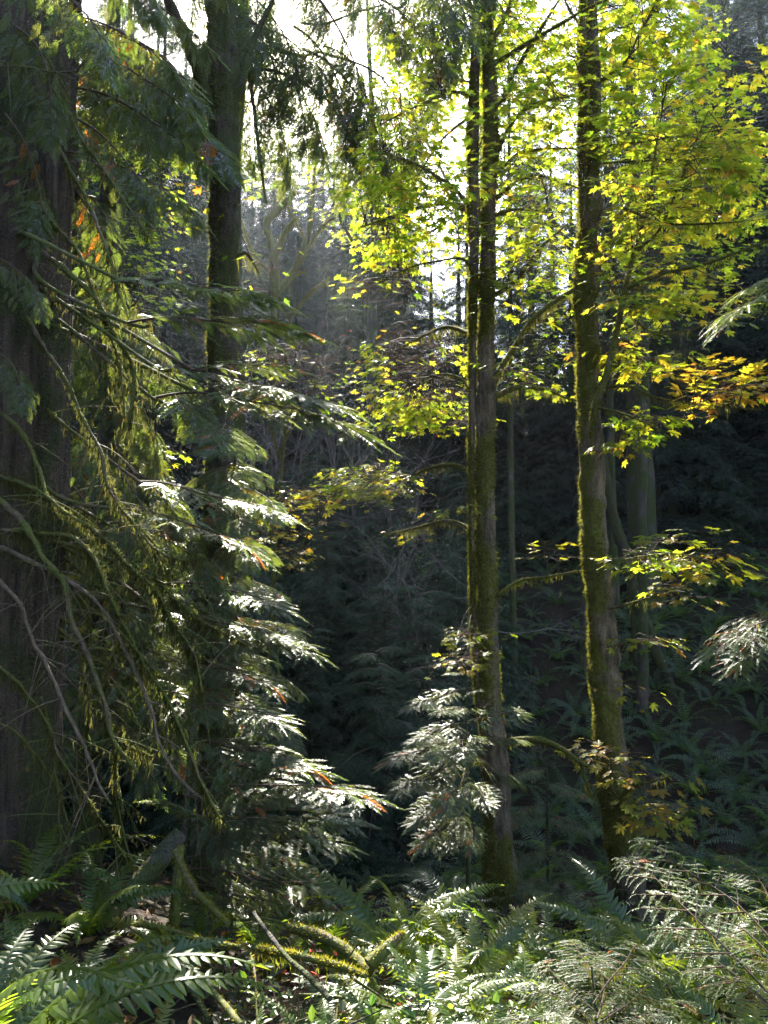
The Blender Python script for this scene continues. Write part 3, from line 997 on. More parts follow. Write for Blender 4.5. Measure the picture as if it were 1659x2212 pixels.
# ================================================================== big-leaf maple with two stems
C_T1 = [(1062, -420, 16), (1056, -200, 24), (1050, 0, 22), (1052, 100, 26), (1059, 230, 34), (1058, 340, 34), (1055, 510, 31), (1052, 646, 34), (1050, 790, 38), (1048, 990, 42),
        (1050, 1190, 44), (1053, 1390, 47), (1059, 1500, 52), (1067, 1640, 58), (1074, 1760, 64), (1080, 1900, 70), (1084, 1990, 80), (1086, 2050, 92)]
C_T2 = [(1000, -380, 14), (1018, -150, 18), (1030, 0, 15), (1027, 100, 18), (1023, 230, 25), (1022, 340, 27), (1024, 510, 24), (1022, 646, 18), (1021, 790, 18), (1019, 990, 14), (1020, 1190, 13), (1025, 1390, 14), (1036, 1520, 16), (1056, 1640, 16)]
C_BR = [
    [(1025, 462, 15, 8.0), (1000, 448, 13, 8.2), (960, 440, 9, 8.5), (900, 450, 6, 9.1), (850, 465, 4, 9.6), (780, 490, 2, 6.9)],
    [(1018, 455, 9, 8.0), (985, 410, 7, 7.6), (950, 385, 6, 7.3), (890, 350, 4, 6.7), (830, 330, 2, 9)],
    [(1022, 205, 9, 8.0), (975, 199, 7, 7.9), (928, 218, 5, 7.7), (887, 235, 4, 7.5), (820, 270, 2, 7.3)],
    [(1018, 250, 7, 8.0), (976, 282, 5, 8.3), (940, 320, 4, 8.6), (890, 400, 2, 8.9)],
    [(1060, 235, 13, 8.0), (1085, 215, 11, 8.0), (1101, 177, 10, 7.9), (1139, 109, 8, 7.8), (1186, 34, 6, 7.6), (1227, -34, 5, 7.5), (1290, -160, 3, 7.3)],
    [(1060, 140, 10, 8.0), (1098, 119, 9, 7.9), (1149, 88, 8, 7.7), (1254, 27, 6, 7.4), (1330, -10, 3, 7.2)],
    [(1053, 100, 13, 8.0), (1078, 61, 11, 8.1), (1105, 0, 9, 8.2), (1140, -120, 6, 8.4), (1190, -260, 3, 8.5)],
    [(1064, 350, 12, 8.0), (1074, 330, 10, 8.0), (1098, 279, 8, 7.9), (1135, 235, 6, 7.8), (1180, 218, 5, 7.6), (1240, 207, 3, 7.4)],
    [(1064, 380, 11, 8.0), (1098, 350, 8, 8.0), (1125, 330, 7, 8.1), (1180, 322, 5, 8.2), (1240, 320, 3, 8.4)],
    [(1062, 432, 13, 8.0), (1078, 424, 11, 8.0), (1105, 401, 7, 7.9), (1139, 384, 6, 7.8), (1173, 381, 5, 7.7), (1254, 408, 3, 7.4)],
    [(1060, 468, 9, 8.0), (1088, 459, 8, 8.2), (1115, 452, 6, 8.4), (1173, 456, 3, 8.8)],
    [(1062, 640, 12, 8.0), (1085, 628, 10, 8.0), (1118, 602, 8, 8.1), (1163, 540, 6, 8.3), (1227, 483, 3, 8.6)],
    [(1060, 850, 15, 8.0), (1075, 807, 13, 8.0), (1100, 767, 12, 8.1), (1120, 737, 11, 8.1), (1160, 680, 8, 8.3), (1215, 640, 6, 8.5), (1250, 615, 4, 8.7)],
    [(1060, 862, 12, 8.0), (1100, 842, 12, 8.0), (1130, 835, 11, 8.1), (1170, 840, 8, 8.2), (1200, 850, 6, 8.3), (1245, 870, 3, 8.5)],
    [(1026, 1030, 12, 8.0), (1000, 1010, 11, 8.2), (965, 1004, 10, 8.4), (925, 1012, 7, 8.7), (890, 1027, 5, 8.9), (850, 1035, 4, 9.3), (760, 1050, 2, 9.6)],
    [(1026, 1148, 10, 8.0), (995, 1132, 9, 8.2), (965, 1125, 9, 8.4), (930, 1132, 7, 8.5), (880, 1145, 4, 8.9), (829, 1155, 2, 9.1)],
    [(1024, 725, 10, 8.0), (980, 708, 8, 8.4), (950, 710, 7, 8.5), (905, 730, 5, 8.9), (850, 760, 2, 9.4)],
    [(1026, 600, 7, 8.0), (1000, 560, 6, 7.8), (940, 565, 4, 8.0), (880, 580, 3, 8.4), (800, 620, 2, 8.7)],
    [(1024, 850, 8, 8.0), (990, 815, 6, 8.2), (940, 810, 4, 8.5), (880, 830, 2, 9.1)],
    [(1062, 1295, 12, 8.0), (1080, 1283, 10, 7.9), (1100, 1267, 9, 7.9), (1130, 1252, 7, 7.9), (1175, 1247, 5, 7.8), (1255, 1232, 3, 7.6)],
    [(1080, 1610, 17, 8.0), (1110, 1600, 15, 7.9), (1150, 1597, 14, 7.8), (1190, 1605, 12, 7.7), (1225, 1625, 11, 7.6), (1260, 1650, 9, 7.5), (1295, 1668, 6, 7.45)],
    [(1250, 1640, 8, 7.55), (1265, 1685, 8, 7.5), (1280, 1725, 5, 7.5)],
]
t, pts, rad, Mb = mossy_tree('maple_tree', 'moss covered maple whose two slim stems run up side by side', [(C_T1, 8.0), (C_T2, 8.0)], C_BR, 3, 34000)
TWIN = t
crown_from(t, Mb, pts, rad, [
    (890, 250, 95, 190, 27, 0.13, 0.34, 8.2, 1.6), (1000, 110, 120, 190, 28, 0.13, 0.32, 8.2, 1.6), (930, 430, 170, 80, 36, 0.125, 0.3, 8, 1.4), (830, 450, 100, 70, 13, 0.13, 0.3, 9.4, .8),
    (830, 628, 90, 26, 22, 0.14, 0.38, 9.2, .7), (920, 560, 120, 60, 20, 0.13, .3, 9.3, .7), (840, 745, 55, 35, 13, 0.13, 0.42, 9.6, .5), (870, 840, 125, 85, 46, 0.135, 0.40, 9.2, 1.1), (950, 900, 70, 55, 18, 0.135, 0.42, 9.0, .8), (960, 780, 55, 45, 13, 0.13, .4, 9.2, .5),
    (785, 1035, 90, 38, 34, 0.135, 0.48, 9.3, .7), (955, 1105, 40, 12, 2, 0.12, 0.5, 7.7, .2), (840, 1150, 22, 8, 1, 0.12, 0.75, 7.5, .1), (985, 1365, 38, 25, 4, 0.12, 0.5, 7.6, .3), (990, 1420, 40, 16, 3, 0.12, 0.7, 7.5, .3), (925, 1442, 12, 4, 1, 0.11, 0.75, 7.4, .1),
    (1140, 280, 90, 300, 64, 0.135, 0.38), (1150, 560, 80, 150, 22, 0.135, 0.4), (1150, 780, 80, 80, 8, 0.14, 0.35), (1190, 1216, 35, 10, 2, 0.12, 0.8, 7.8, .2), (1075, -150, 260, 120, 22, 0.14, 0.35)], 31)

# ================================================================== big-leaf maple on the right
D_T = [(1255, -420, 26), (1268, -200, 34), (1277, 0, 27), (1281, 150, 33), (1279, 300, 32), (1276, 400, 40), (1274, 455, 48), (1268, 520, 44), (1267, 610, 56), (1269, 700, 49), (1270, 840, 45), (1274, 950, 48), (1278, 1040, 52), (1285, 1190, 55), (1298, 1320, 59),
       (1306, 1450, 62), (1311, 1550, 62), (1321, 1650, 64), (1335, 1750, 68), (1346, 1850, 71), (1360, 1950, 74), (1370, 2060, 80), (1378, 2140, 95)]
D_T2 = [(1240, -300, 9), (1258, -100, 11), (1259, 0, 12), (1257, 120, 15), (1259, 250, 17), (1257, 350, 15), (1259, 440, 14), (1262, 500, 12)]
D_BR = [
    [(1278, 945, 14, 7.8), (1284, 887, 15, 7.65), (1295, 852, 15, 7.6), (1312, 802, 16, 7.6), (1330, 730, 15, 7.6), (1345, 650, 13, 7.6), (1355, 600, 11, 7.6), (1370, 545, 10, 7.6), (1390, 475, 7, 7.6), (1400, 440, 6, 7.6), (1415, 330, 4, 7.6), (1440, 180, 3, 7.6)],
    [(1368, 548, 8, 7.6), (1425, 495, 6, 7.5), (1460, 415, 5, 7.4), (1485, 350, 4, 7.3), (1530, 240, 2, 7.2)],
    [(1352, 625, 8, 7.6), (1405, 600, 8, 7.5), (1480, 580, 8, 7.3), (1555, 560, 6, 7.1), (1630, 530, 5, 6.9), (1720, 500, 3, 6.7)],
    [(1290, 180, 8, 8), (1350, 135, 5, 7.8), (1380, 75, 4, 7.7), (1440, -40, 3, 7.5)],
    [(1290, 318, 6, 8), (1355, 310, 5, 7.7), (1430, 300, 4, 7.4), (1560, 280, 2, 7.0)],
    [(1290, 353, 5, 8), (1455, 345, 4, 8.2), (1560, 350, 2, 8.4)],
    [(1285, 460, 8, 8), (1345, 450, 6, 7.7), (1430, 482, 5, 7.4), (1555, 482, 4, 7.1), (1680, 470, 2, 6.8)],
    [(1255, 618, 10, 8), (1215, 640, 9, 7.9), (1180, 665, 9, 7.8), (1140, 700, 7, 7.7), (1115, 740, 5, 7.6)],
    [(1285, 838, 8, 7.8), (1355, 834, 7, 7.6), (1390, 847, 6, 7.5), (1430, 862, 4, 7.3), (1560, 880, 3, 6.9), (1650, 885, 2, 6.7)],
    [(1288, 880, 7, 7.8), (1350, 895, 5, 7.5), (1430, 930, 3, 7.2)],
    [(1300, 1318, 5, 8), (1335, 1311, 5, 7.8), (1380, 1297, 4, 7.6), (1455, 1277, 3, 7.3), (1490, 1257, 2, 7.2)],
    [(1298, 1222, 5, 8), (1335, 1212, 4, 7.7), (1400, 1200, 3, 7.4), (1470, 1197, 3, 7.2), (1560, 1218, 2, 7.0)],
    [(1305, 1400, 4, 8), (1345, 1390, 3, 7.8), (1400, 1383, 2, 7.6)],
    [(1330, 1745, 13, 7.8), (1350, 1712, 11, 7.6), (1370, 1695, 9, 7.5), (1400, 1690, 6, 7.4), (1450, 1675, 3, 7.3)],
    [(1350, 1728, 5, 7.6), (1375, 1770, 4, 7.5), (1400, 1790, 3, 7.4), (1440, 1800, 2, 7.3)],
    [(1278, 80, 7, 8), (1230, 20, 5, 8.2), (1190, -80, 3, 8.4)],
    [(1282, 560, 6, 8), (1370, 690, 5, 8.4), (1440, 720, 4, 8.6), (1540, 700, 2, 8.8)],
]
t, pts, rad, Mb = mossy_tree('maple_tree', 'stout mossy maple leaning to the right above the green stump, orange leaves low on its trunk', [(D_T, 8.0), (D_T2, 7.85)], D_BR, 9, 34000)
t['label'] = 'thick single mossy maple trunk on the right with yellow and orange leaves'
crown_from(t, Mb, pts, rad, [
    (1400, 170, 140, 200, 70, 0.16, 0.42), (1500, 400, 170, 130, 56, 0.16, 0.55), (1210, 150, 50, 150, 12, 0.15, 0.4), (1350, 580, 90, 110, 18, 0.16, 0.4), (1500, 640, 120, 70, 18, 0.17, 0.6), (1390, 770, 110, 50, 12, 0.16, 0.6),
    (1560, 835, 90, 40, 9, 0.18, 1.0, 6.9, .3), (1390, 905, 80, 22, 6, 0.165, 0.25, 7.4, .3), (1325, 960, 26, 26, 2, 0.13, 0.75, 7.6, .1), (1400, 1200, 80, 10, 5, 0.18, 0.35, 7.4, .3), (1500, 1205, 60, 16, 4, 0.18, 0.8, 7.1, .2), (1440, 1275, 50, 14, 3, 0.17, 0.75, 7.3, .2),
    (1385, 1383, 22, 5, 2, 0.165, 0.6, 7.6, .1), (1390, 1520, 14, 5, 1, 0.15, 0.9, 7.5, .1), (1262, 1610, 24, 24, 3, 0.15, 0.85, 7.6, .2), (1410, 1675, 45, 8, 3, 0.16, 0.9, 7.4, .2), (1400, 1745, 45, 25, 4, 0.15, 0.8, 7.4, .2), (1310, 1668, 14, 4, 1, 0.15, 0.9, 7.3, .05),
    (1610, 250, 70, 130, 14, 0.17, 0.6), (1400, -150, 240, 110, 26, 0.165, 0.45), (1350, 410, 60, 40, 5, 0.18, 0.6, 7.0, .2), (1280, 440, 30, 20, 2, 0.18, 0.7, 7.3, .1)], 33)

# ================================================================== mossy trunk left of the sun gap
B_T = [(470, -350, 64), (475, -150, 68), (480, 0, 70), (481, 100, 70), (484, 200, 68), (482, 290, 62), (481, 340, 58), (484, 400, 58), (483, 470, 60), (484, 540, 58), (482, 620, 60), (481, 700, 60), (480, 780, 62), (478, 900, 64), (476, 1100, 70), (474, 1350, 78), (472, 1600, 84), (470, 1800, 100), (469, 1910, 125)]
B_BR = [
    [(462, 240, 34, 7.2), (438, 195, 30, 7.1), (425, 140, 27, 7.0), (400, 80, 24, 6.9), (370, 15, 22, 6.8), (330, -80, 16, 6.7), (300, -180, 10, 6.6)],
    [(505, 215, 26, 7.2), (522, 175, 22, 7.2), (535, 120, 18, 7.3), (560, 60, 13, 7.4), (600, -20, 9, 7.5)],
    [(505, 560, 9, 7.2), (530, 545, 8, 7.2), (545, 565, 7, 7.2), (560, 590, 4, 7.2)],
]
t, pts, rad, Mb = mossy_tree('maple_tree', 'dark mossy trunk with pinched bulges, left of the bright sun gap', [(B_T, 7.2)], B_BR, 21, 9000, mat=M_BTRUNK)
crown_from(t, Mb, pts, rad, [(590, 545, 18, 24, 3, 0.13, 0.25, 6.9, .2), (400, 375, 8, 5, 1, 0.12, 0.9, 6.6, .1), (560, 640, 40, 20, 2, 0.12, 0.3, 7, .2)], 35)
# ================================================================== great cedar at the left edge
GC_Y = 5.3
def great_cedar():
    rg = np.random.default_rng(77)
    top, bot = P(-30, -500, GC_Y), P(-40, 1990, GC_Y)
    zs = np.arange(bot[2] - 0.5, top[2] + 4.5, 0.05)
    t = (zs - bot[2]) / (top[2] - bot[2])
    c = np.stack([bot[0] + (top[0] - bot[0]) * t + 0.02 * np.sin(zs * 1.7), np.full_like(zs, GC_Y), zs], -1)
    # right edge measured: u = 150 at v = 100, 130 at v = 900, 103 at v = 1700
    er = np.interp(zs, [P(0, 1990, GC_Y)[2], P(0, 1700, GC_Y)[2], P(0, 900, GC_Y)[2], P(0, 100, GC_Y)[2]],
                   [P(120, 1990, GC_Y)[0], P(103, 1700, GC_Y)[0], P(131, 900, GC_Y)[0], P(146, 100, GC_Y)[0]])
    r = er - c[:, 0]
    r = r * (1 + 0.5 * np.exp(-np.clip(zs - bot[2] + .3, 0, 9) * 2.2))
    base = np.array([c[0, 0], GC_Y, bot[2]])
    T = thing('cedar_tree', 'huge ridged cedar trunk at the left edge with drooping bare and leafy limbs', 'tree', base)
    Mb = at_base(base)
    mb = MB()
    def ridge(cc, d, a):
        q = np.stack([np.cos(a) * 4.6, np.sin(a) * 4.6, 0 * a], -1)[None] + cc[:, None] * np.array([0, 0, 0.55])
        n1 = vnoise(q)
        n2 = vnoise(q * np.array([2.6, 2.6, 2.2]) + 9)
        n3 = vnoise(q * np.array([5.5, 5.5, 7]) + 4)
        return 1 + 0.11 * (1 - 2 * np.abs(n1)) + 0.06 * (0.5 - np.abs(n2)) + 0.022 * n3
    v, d = tube(mb, c, r * .97, 220, 0, fn=ridge)
    tr = mb.build('trunk', [M_BIGBARK], T)
    tr.matrix_basis = Mb
    mm = MB()
    tufts(mm, v, d, 9000, rg, (0.012, 0.03), 0, (0.12, 0.12, 0.025), lambda p, d: np.clip(-0.1 + 1.3 * vnoise(p * 1.9), 0, 1))
    mm.build('moss', [M_MOSS], tr)
    # bare drooping limbs: (u, v, width, Y); m = how mossy
    def limb(pts, y0, y1, w0, w1, m):
        n = len(pts)
        ln = [(p[0], p[1], w0 + (w1 - w0) * i / (n - 1), y0 + (y1 - y0) * i / (n - 1)) for i, p in enumerate(pts)]
        ln = [(p[0] + rg.normal(0, 3.5), p[1] + rg.normal(0, 3.5), p[2] * rg.uniform(.85, 1.15), p[3] + rg.normal(0, .03)) for p in ln]
        cc, rr = line3(ln, None, 0.035)
        cc = cc + .006 * np.stack([vnoise(cc * 14 + q) for q in (1, 5, 9)], -1)
        k = MB()
        vv, dd = tube(k, cc, rr * 0.68, 8, 0, bump=0.34, bscale=16)
        L = np.linalg.norm(np.diff(cc, axis=0), axis=1).sum()
        # small side twigs
        for j in range(int(L * 14)):
            i = rg.integers(len(cc) // 5, len(cc) - 1)
            dv = nrm(rg.normal(0, 1, 3) * [1, .7, .7] + [0.3, 0, -0.5])
            l = rg.uniform(0.08, 0.5)
            tw = cc[i] + dv * l * np.linspace(0, 1, 5)[:, None] + np.array([0, 0, -0.25]) * l * (np.linspace(0, 1, 5) ** 2)[:, None]
            tube(k, tw, np.linspace(0.004, 0.0012, 5), 3, 0, cap=False)
            if m > 0.4 and rg.random() < 0.6:
                drape(k, tw, 0.003, 7, rg, (0.02, 0.09), 1, (0.09, 0.09, 0.024))
        o = k.build('dead_branch', [M_PALEWOOD if m < 0.1 else M_DEADWOOD, M_MOSS], T)
        o.matrix_basis = Mb
        if m > 0:
            q = MB()
            tufts(q, vv, dd, int(1500 * L * m), rg, (0.012, 0.03), 0, (0.11, 0.11, 0.025), lambda p, d: np.clip(0.3 + vnoise(p * 3) + .4 * d[:, 2], 0.05, 1))
            drape(q, cc, rr, int(220 * L * m), rg, (0.03, 0.07 + 0.09 * m), 0, (0.10, 0.10, 0.026))
            q.build('moss', [M_MOSS], o)
    limb([(-40, 1180), (0, 1190), (94, 1222), (164, 1268), (218, 1304), (250, 1354), (277, 1420), (324, 1522), (351, 1619), (390, 1697), (472, 1748)], 4.6, 3.9, 15, 8, 0.06)
    limb([(-40, 1225), (0, 1264), (39, 1307), (74, 1370), (105, 1444), (144, 1534), (183, 1619), (207, 1690), (242, 1740)], 4.5, 4.0, 15, 8, 0.04)
    limb([(-30, 1060), (0, 1085), (51, 1128), (98, 1206), (137, 1264), (156, 1335), (187, 1417), (218, 1506), (254, 1604), (296, 1666)], 4.7, 4.1, 22, 12, 0.12)
    limb([(0, 1027), (78, 1058), (148, 1105), (218, 1151), (281, 1214), (332, 1276), (374, 1339), (413, 1417), (441, 1502)], 4.7, 4.0, 14, 5, 1.0)
    limb([(0, 1142), (98, 1146), (156, 1167), (203, 1214), (234, 1268), (265, 1346), (312, 1436), (359, 1510), (402, 1604), (441, 1682), (480, 1768)], 4.6, 3.9, 13, 7, 0.8)
    limb([(60, 690), (100, 762), (145, 827), (185, 912), (210, 972), (240, 1057), (300, 1137), (351, 1190), (410, 1214), (437, 1190)], 4.9, 4.4, 15, 5, 0.5)
    limb([(215, 985), (260, 1090), (332, 1182), (343, 1237), (382, 1295), (441, 1342), (530, 1389)], 4.8, 4.3, 9, 5, 0.7)
    limb([(0, 1436), (58, 1502), (105, 1572), (133, 1643), (195, 1736), (273, 1853)], 4.5, 4.1, 10, 5, 0.6)
    limb([(100, 440), (120, 480), (170, 550), (205, 625), (250, 760), (270, 900)], 5.0, 4.6, 13, 7, 0.5)
    limb([(110, 190), (145, 240), (180, 300), (220, 360), (250, 400), (330, 520)], 5.0, 4.5, 12, 6, 0.3)
    limb([(80, 540), (150, 600), (200, 660), (250, 730), (285, 800), (275, 930)], 4.9, 4.6, 20, 12, 0.6)
    limb([(110, 270), (135, 325), (190, 440), (240, 560), (262, 640)], 5.0, 4.7, 13, 7, 0.4)
    limb([(120, 20), (180, 45), (215, 75), (150, 150), (0, 135)], 4.9, 4.2, 9, 4, 0.4)
    limb([(0, 1560), (50, 1600), (120, 1690), (128, 1760), (135, 1850)], 4.4, 4.2, 6, 4, 0.3)
    limb([(90, 1500), (115, 1600), (120, 1680), (150, 1790), (160, 1880)], 4.7, 4.5, 7, 4, 0.6)
    limb([(255, 1600), (250, 1700), (262, 1790), (290, 1870)], 4.3, 4.2, 9, 6, 0.8)
    limb([(0, 895), (40, 930), (80, 1000), (100, 1060), (122, 1110)], 4.7, 4.5, 16, 10, 0.2)
    limb([(270, 1360), (230, 1440), (225, 1540), (250, 1600), (330, 1640)], 4.3, 4.2, 9, 4, 1.0)
    limb([(150, 1250), (190, 1330), (175, 1420), (195, 1500), (185, 1590)], 4.6, 4.5, 6, 3, 1.0)
    # leafy limbs
    Bn = [0]
    def bough(S, E, lib=BOUGH_CEDAR, wide=1.0, roll=0.0, lim=0.12):
        if blocks_sun(P(*S), P(*E)) > lim:
            return
        Bn[0] += 1
        put_bough(lib[Bn[0] % len(lib)], P(*S), P(*E), T, 'bough', roll + rg.uniform(-.12, .12), rg, wide)
        if S[0] > 175:
            c0 = np.array(P(rg.uniform(20, 85), S[1] - rg.uniform(90, 220), 5.3))
            c1, c2 = np.array(P(*S)), np.array(P(*E))
            mid = c0 * .5 + c1 * .5 + np.array([rg.normal(0, .06), rg.normal(0, .06) - .1, rg.normal(0.02, .06)])
            cc = spline(np.array([c0, mid, c1, c1 + (c2 - c1) * .12]), .06)
            k = MB()
            tube(k, cc, np.linspace(.016, .010, len(cc)), 7, 0, bump=.25, bscale=10)
            drape(k, cc, .015, int(30 * np.linalg.norm(c1 - c0)), rg, (.03, .12), 1, (0.08, 0.08, 0.022))
            k.build('branch', [M_DEADWOOD, M_MOSS], T).matrix_basis = Mb
    live = [((330, 860), (765, 938)), ((330, 790), (690, 870)), ((280, 700), (655, 722)), ((270, 610), (600, 655)), ((300, 960), (725, 1005)), ((360, 900), (700, 985)), ((430, 850), (740, 890)),
            ((300, 1040), (600, 1110)), ((250, 1100), (545, 1195)), ((330, 1190), (632, 1250)), ((350, 1260), (610, 1312)), ((380, 1350), (665, 1412)), ((340, 1320), (600, 1375)), ((340, 1430), (590, 1485)), ((320, 1490), (560, 1565)),
            ((250, 1300), (470, 1390)), ((230, 1130), (470, 1270)), ((200, 940), (450, 1040)), ((420, 800), (640, 800)), ((220, 800), (430, 900)), ((300, 1130), (520, 1180)), ((260, 1400), (450, 1470))]
    for (su, sv), (eu, ev) in live:
        yt = 4.0 + (ev - 700) / 800 * 1.6
        S, E = (su, sv, yt + 0.25), (eu, ev, yt)
        bough(S, E, BOUGH_SHEET if eu > 540 else BOUGH_CEDAR, lim=0.45 if eu > 540 else 0.3)
    for S, E in [
        ((100, 700, 5.3), (330, 960, 5.1)), ((120, 900, 5.6), (330, 1180, 5.6)), ((110, 1000, 5.5), (260, 1330, 5.5)), ((130, 520, 6.5), (430, 800, 7.2)),
        ((110, 1150, 5.7), (320, 1430, 5.7)), ((110, 1300, 5.9), (360, 1560, 5.8)), ((110, 1450, 5.9), (330, 1700, 5.8)),
        ((140, 330, 5.2), (430, 480, 5.4)), ((140, 250, 5.3), (330, 470, 5.2)), ((140, 190, 5.4), (450, 370, 5.8)), ((140, 100, 5.3), (430, 280, 5.5)), ((140, 40, 5.4), (390, 180, 5.4)),
        ((130, -60, 5.4), (450, 110, 5.6)), ((120, -150, 5.3), (350, 40, 5.2)), ((120, -250, 5.4), (480, -30, 5.6)), ((60, -40, 4.6), (230, 150, 4.2)), ((40, 60, 4.7), (120, 300, 4.5)), ((20, 250, 4.8), (80, 520, 4.7)), ((0, 560, 4.7), (90, 680, 4.5)), ((-20, 760, 4.7), (60, 880, 4.4)),
        ((130, 380, 5.5), (250, 700, 5.4)), ((200, 560, 5.4), (300, 820, 5.3))]:
        bough(S, E, BOUGH_HANG)
    return T
great_cedar()

def back_cedar():
    rg = np.random.default_rng(79)
    b = P(205, 1500, 7.4)
    b[2] = float(ground(b[0], b[1]))
    T = thing('cedar_tree', 'dense shaded cedar whose drooping sprays fill the space behind the bare limbs', 'tree', b)
    Mb = at_base(b)
    z = np.linspace(b[2] - .3, P(215, -300, 7.4)[2], 40)
    c = np.stack([b[0] + .05 * np.sin(z), 0 * z + b[1], z], -1)
    mb = MB(); tube(mb, c, np.linspace(.14, .05, 40), 12, 0, bump=.12)
    mb.build('trunk', [M_DARKBARK], T).matrix_basis = Mb
    k = 0
    for v in np.arange(120, 1560, 58):
        for s in (1, 1, -1):
            S = (208, v - rg.uniform(20, 60), 7.4)
            E = (208 + s * rg.uniform(110, 300 if s > 0 else 150), v + rg.uniform(60, 200), 7.4 + rg.uniform(-1.3, .8))
            if blocks_sun(P(*S), P(*E)) > .02: continue
            k += 1
            put_bough((BOUGH_HANG + BOUGH_CEDAR)[k % 7], P(*S), P(*E), T, 'bough', rg.uniform(-.3, .3), rg)
back_cedar()

# ================================================================== conifer behind the dark trunk, hanging boughs round the sun gap
def sun_hemlock():
    rg = np.random.default_rng(78)
    b = P(496, 1500, 10.4)
    b[2] = float(ground(b[0], b[1]))
    T = thing('hemlock_tree', 'conifer with dark hanging boughs on both sides of the sun gap', 'tree', b)
    Mb = at_base(b)
    c = np.array([[b[0], b[1], z] for z in np.linspace(b[2] - .3, P(498, -500, 10.4)[2], 30)])
    c[:, 0] += 0.05 * np.sin(c[:, 2] * .9)
    mb = MB()
    tube(mb, c, np.linspace(0.15, 0.06, 30), 12, 0, bump=0.1)
    mb.build('trunk', [M_DARKBARK], T).matrix_basis = Mb
    for pts, w in [([(500, 90), (530, 140), (548, 230), (560, 330), (575, 440)], 11), ([(500, 20), (560, 60), (600, 105), (650, 120), (690, 112)], 11), ([(500, -60), (600, -130), (720, -160), (850, -150)], 13), ([(500, 160), (570, 150), (640, 170), (700, 210)], 8), ([(690, 112), (780, 140), (830, 170)], 6), ([(650, 50), (700, 52), (760, 30), (830, 10)], 6)]:
        cc, rr = line3([(p[0], p[1], w * (1 - .12 * i), 9.6) for i, p in enumerate(pts)], None, .06)
        mb = MB(); tube(mb, cc, rr, 7, 0, bump=0.15, bscale=9)
        mb.build('dead_branch', [M_DEADWOOD], T).matrix_basis = Mb
    k = 0
    for S, E in [
        ((540, -40, 10), (470, 190, 9.4)), ((540, 60, 10), (410, 300, 9.2)), ((540, 30, 10), (600, 250, 9.6)), ((545, 120, 10), (560, 350, 9.5)), ((545, 160, 10), (620, 390, 9.7)), ((540, 0, 10), (640, 180, 9.4)),
        ((540, -120, 10), (560, 120, 9.3)), ((545, 220, 10.2), (480, 460, 10)), ((545, 100, 10), (690, 330, 9.6)), ((600, -60, 9.6), (790, 260, 9.2)), ((660, 110, 9.6), (835, 390, 9.2)), ((640, 60, 9.6), (760, 330, 9.3)), ((560, 60, 9.9), (700, 200, 9.5)),
        ((650, -120, 9.7), (860, 110, 9.3)), ((510, 300, 10.2), (440, 520, 9.8)), ((545, -220, 10), (430, 10, 9.4)), ((680, 200, 9.6), (800, 420, 9.3)), ((560, 250, 10), (640, 470, 10)), ((700, 100, 9.6), (810, 230, 9.3)), ((690, 140, 9.6), (740, 420, 9.4)), ((600, 130, 9.7), (650, 330, 9.5)), ((520, 330, 10), (610, 560, 10)), ((690, -150, 9.8), (760, 60, 9.5)), ((620, -120, 9.8), (690, 60, 9.5)), ((545, 300, 10), (450, 560, 9.6)), ((545, 60, 10), (430, 260, 9.3))]:
        k += 1
        if S[0] in (540, 545): S = (S[0] - 38, S[1] - 20, 10.1)
        if blocks_sun(P(*S), P(*E)) > 0.3: continue
        put_bough(BOUGH_HANG[k % 3], P(*S), P(*E), T, 'bough', rg.uniform(-.3, .3), rg, 0.85)
    for S, E in [((840, -120, 8.6), (1010, 70, 7.4)), ((850, -60, 8.6), (985, 135, 7.6)), ((830, 0, 9), (960, 190, 8.2)), ((830, 60, 9.2), (930, 240, 8.6)), ((830, 170, 9.5), (900, 350, 9)), ((850, -160, 8.8), (1060, -10, 7.8)), ((830, 200, 9.5), (870, 420, 9))]:
        k += 1
        put_bough(BOUGH_CEDAR[k % 4] if k % 2 else BOUGH_HANG[k % 3], P(*S), P(*E), T, 'bough', 0.2, RNG, 0.8)
sun_hemlock()

# ================================================================== young cedars
def young_cedar(label, trunk, boughs, lib=BOUGH_CEDAR, name='young_cedar', w=(3, 14), mat=None, mossy=0, seed=1, group=None):
    rg = np.random.default_rng(seed)
    n = len(trunk)
    cc, rr = line3([(p[0], p[1], w[0] + (w[1] - w[0]) * i / (n - 1), p[2]) for i, p in enumerate(trunk)], None, 0.05)
    base = cc[-1]
    T = thing(name, label, 'tree', base, group)
    mb = MB()
    v, d = tube(mb, cc, rr, 9, 0, bump=0.12, bscale=8)
    o = mb.build('trunk', [mat or M_DARKBARK], T); o.matrix_basis = at_base(base)
    if mossy:
        q = MB(); tufts(q, v, d, mossy, rg, (0.01, 0.025)); drape(q, cc, rr, mossy // 8, rg, (.03, .12)); q.build('moss', [M_MOSS], o)
    for k, bb in enumerate(boughs):
        S, E = bb[0], (bb[1][0] + rg.normal(0, 9), bb[1][1] + rg.normal(0, 9), bb[1][2])
        put_bough(lib[(k + seed) % len(lib)], P(*S), P(*E), T, 'bough', rg.uniform(-.28, .28), rg, bb[2] if len(bb) > 2 else 1.0)
    return T

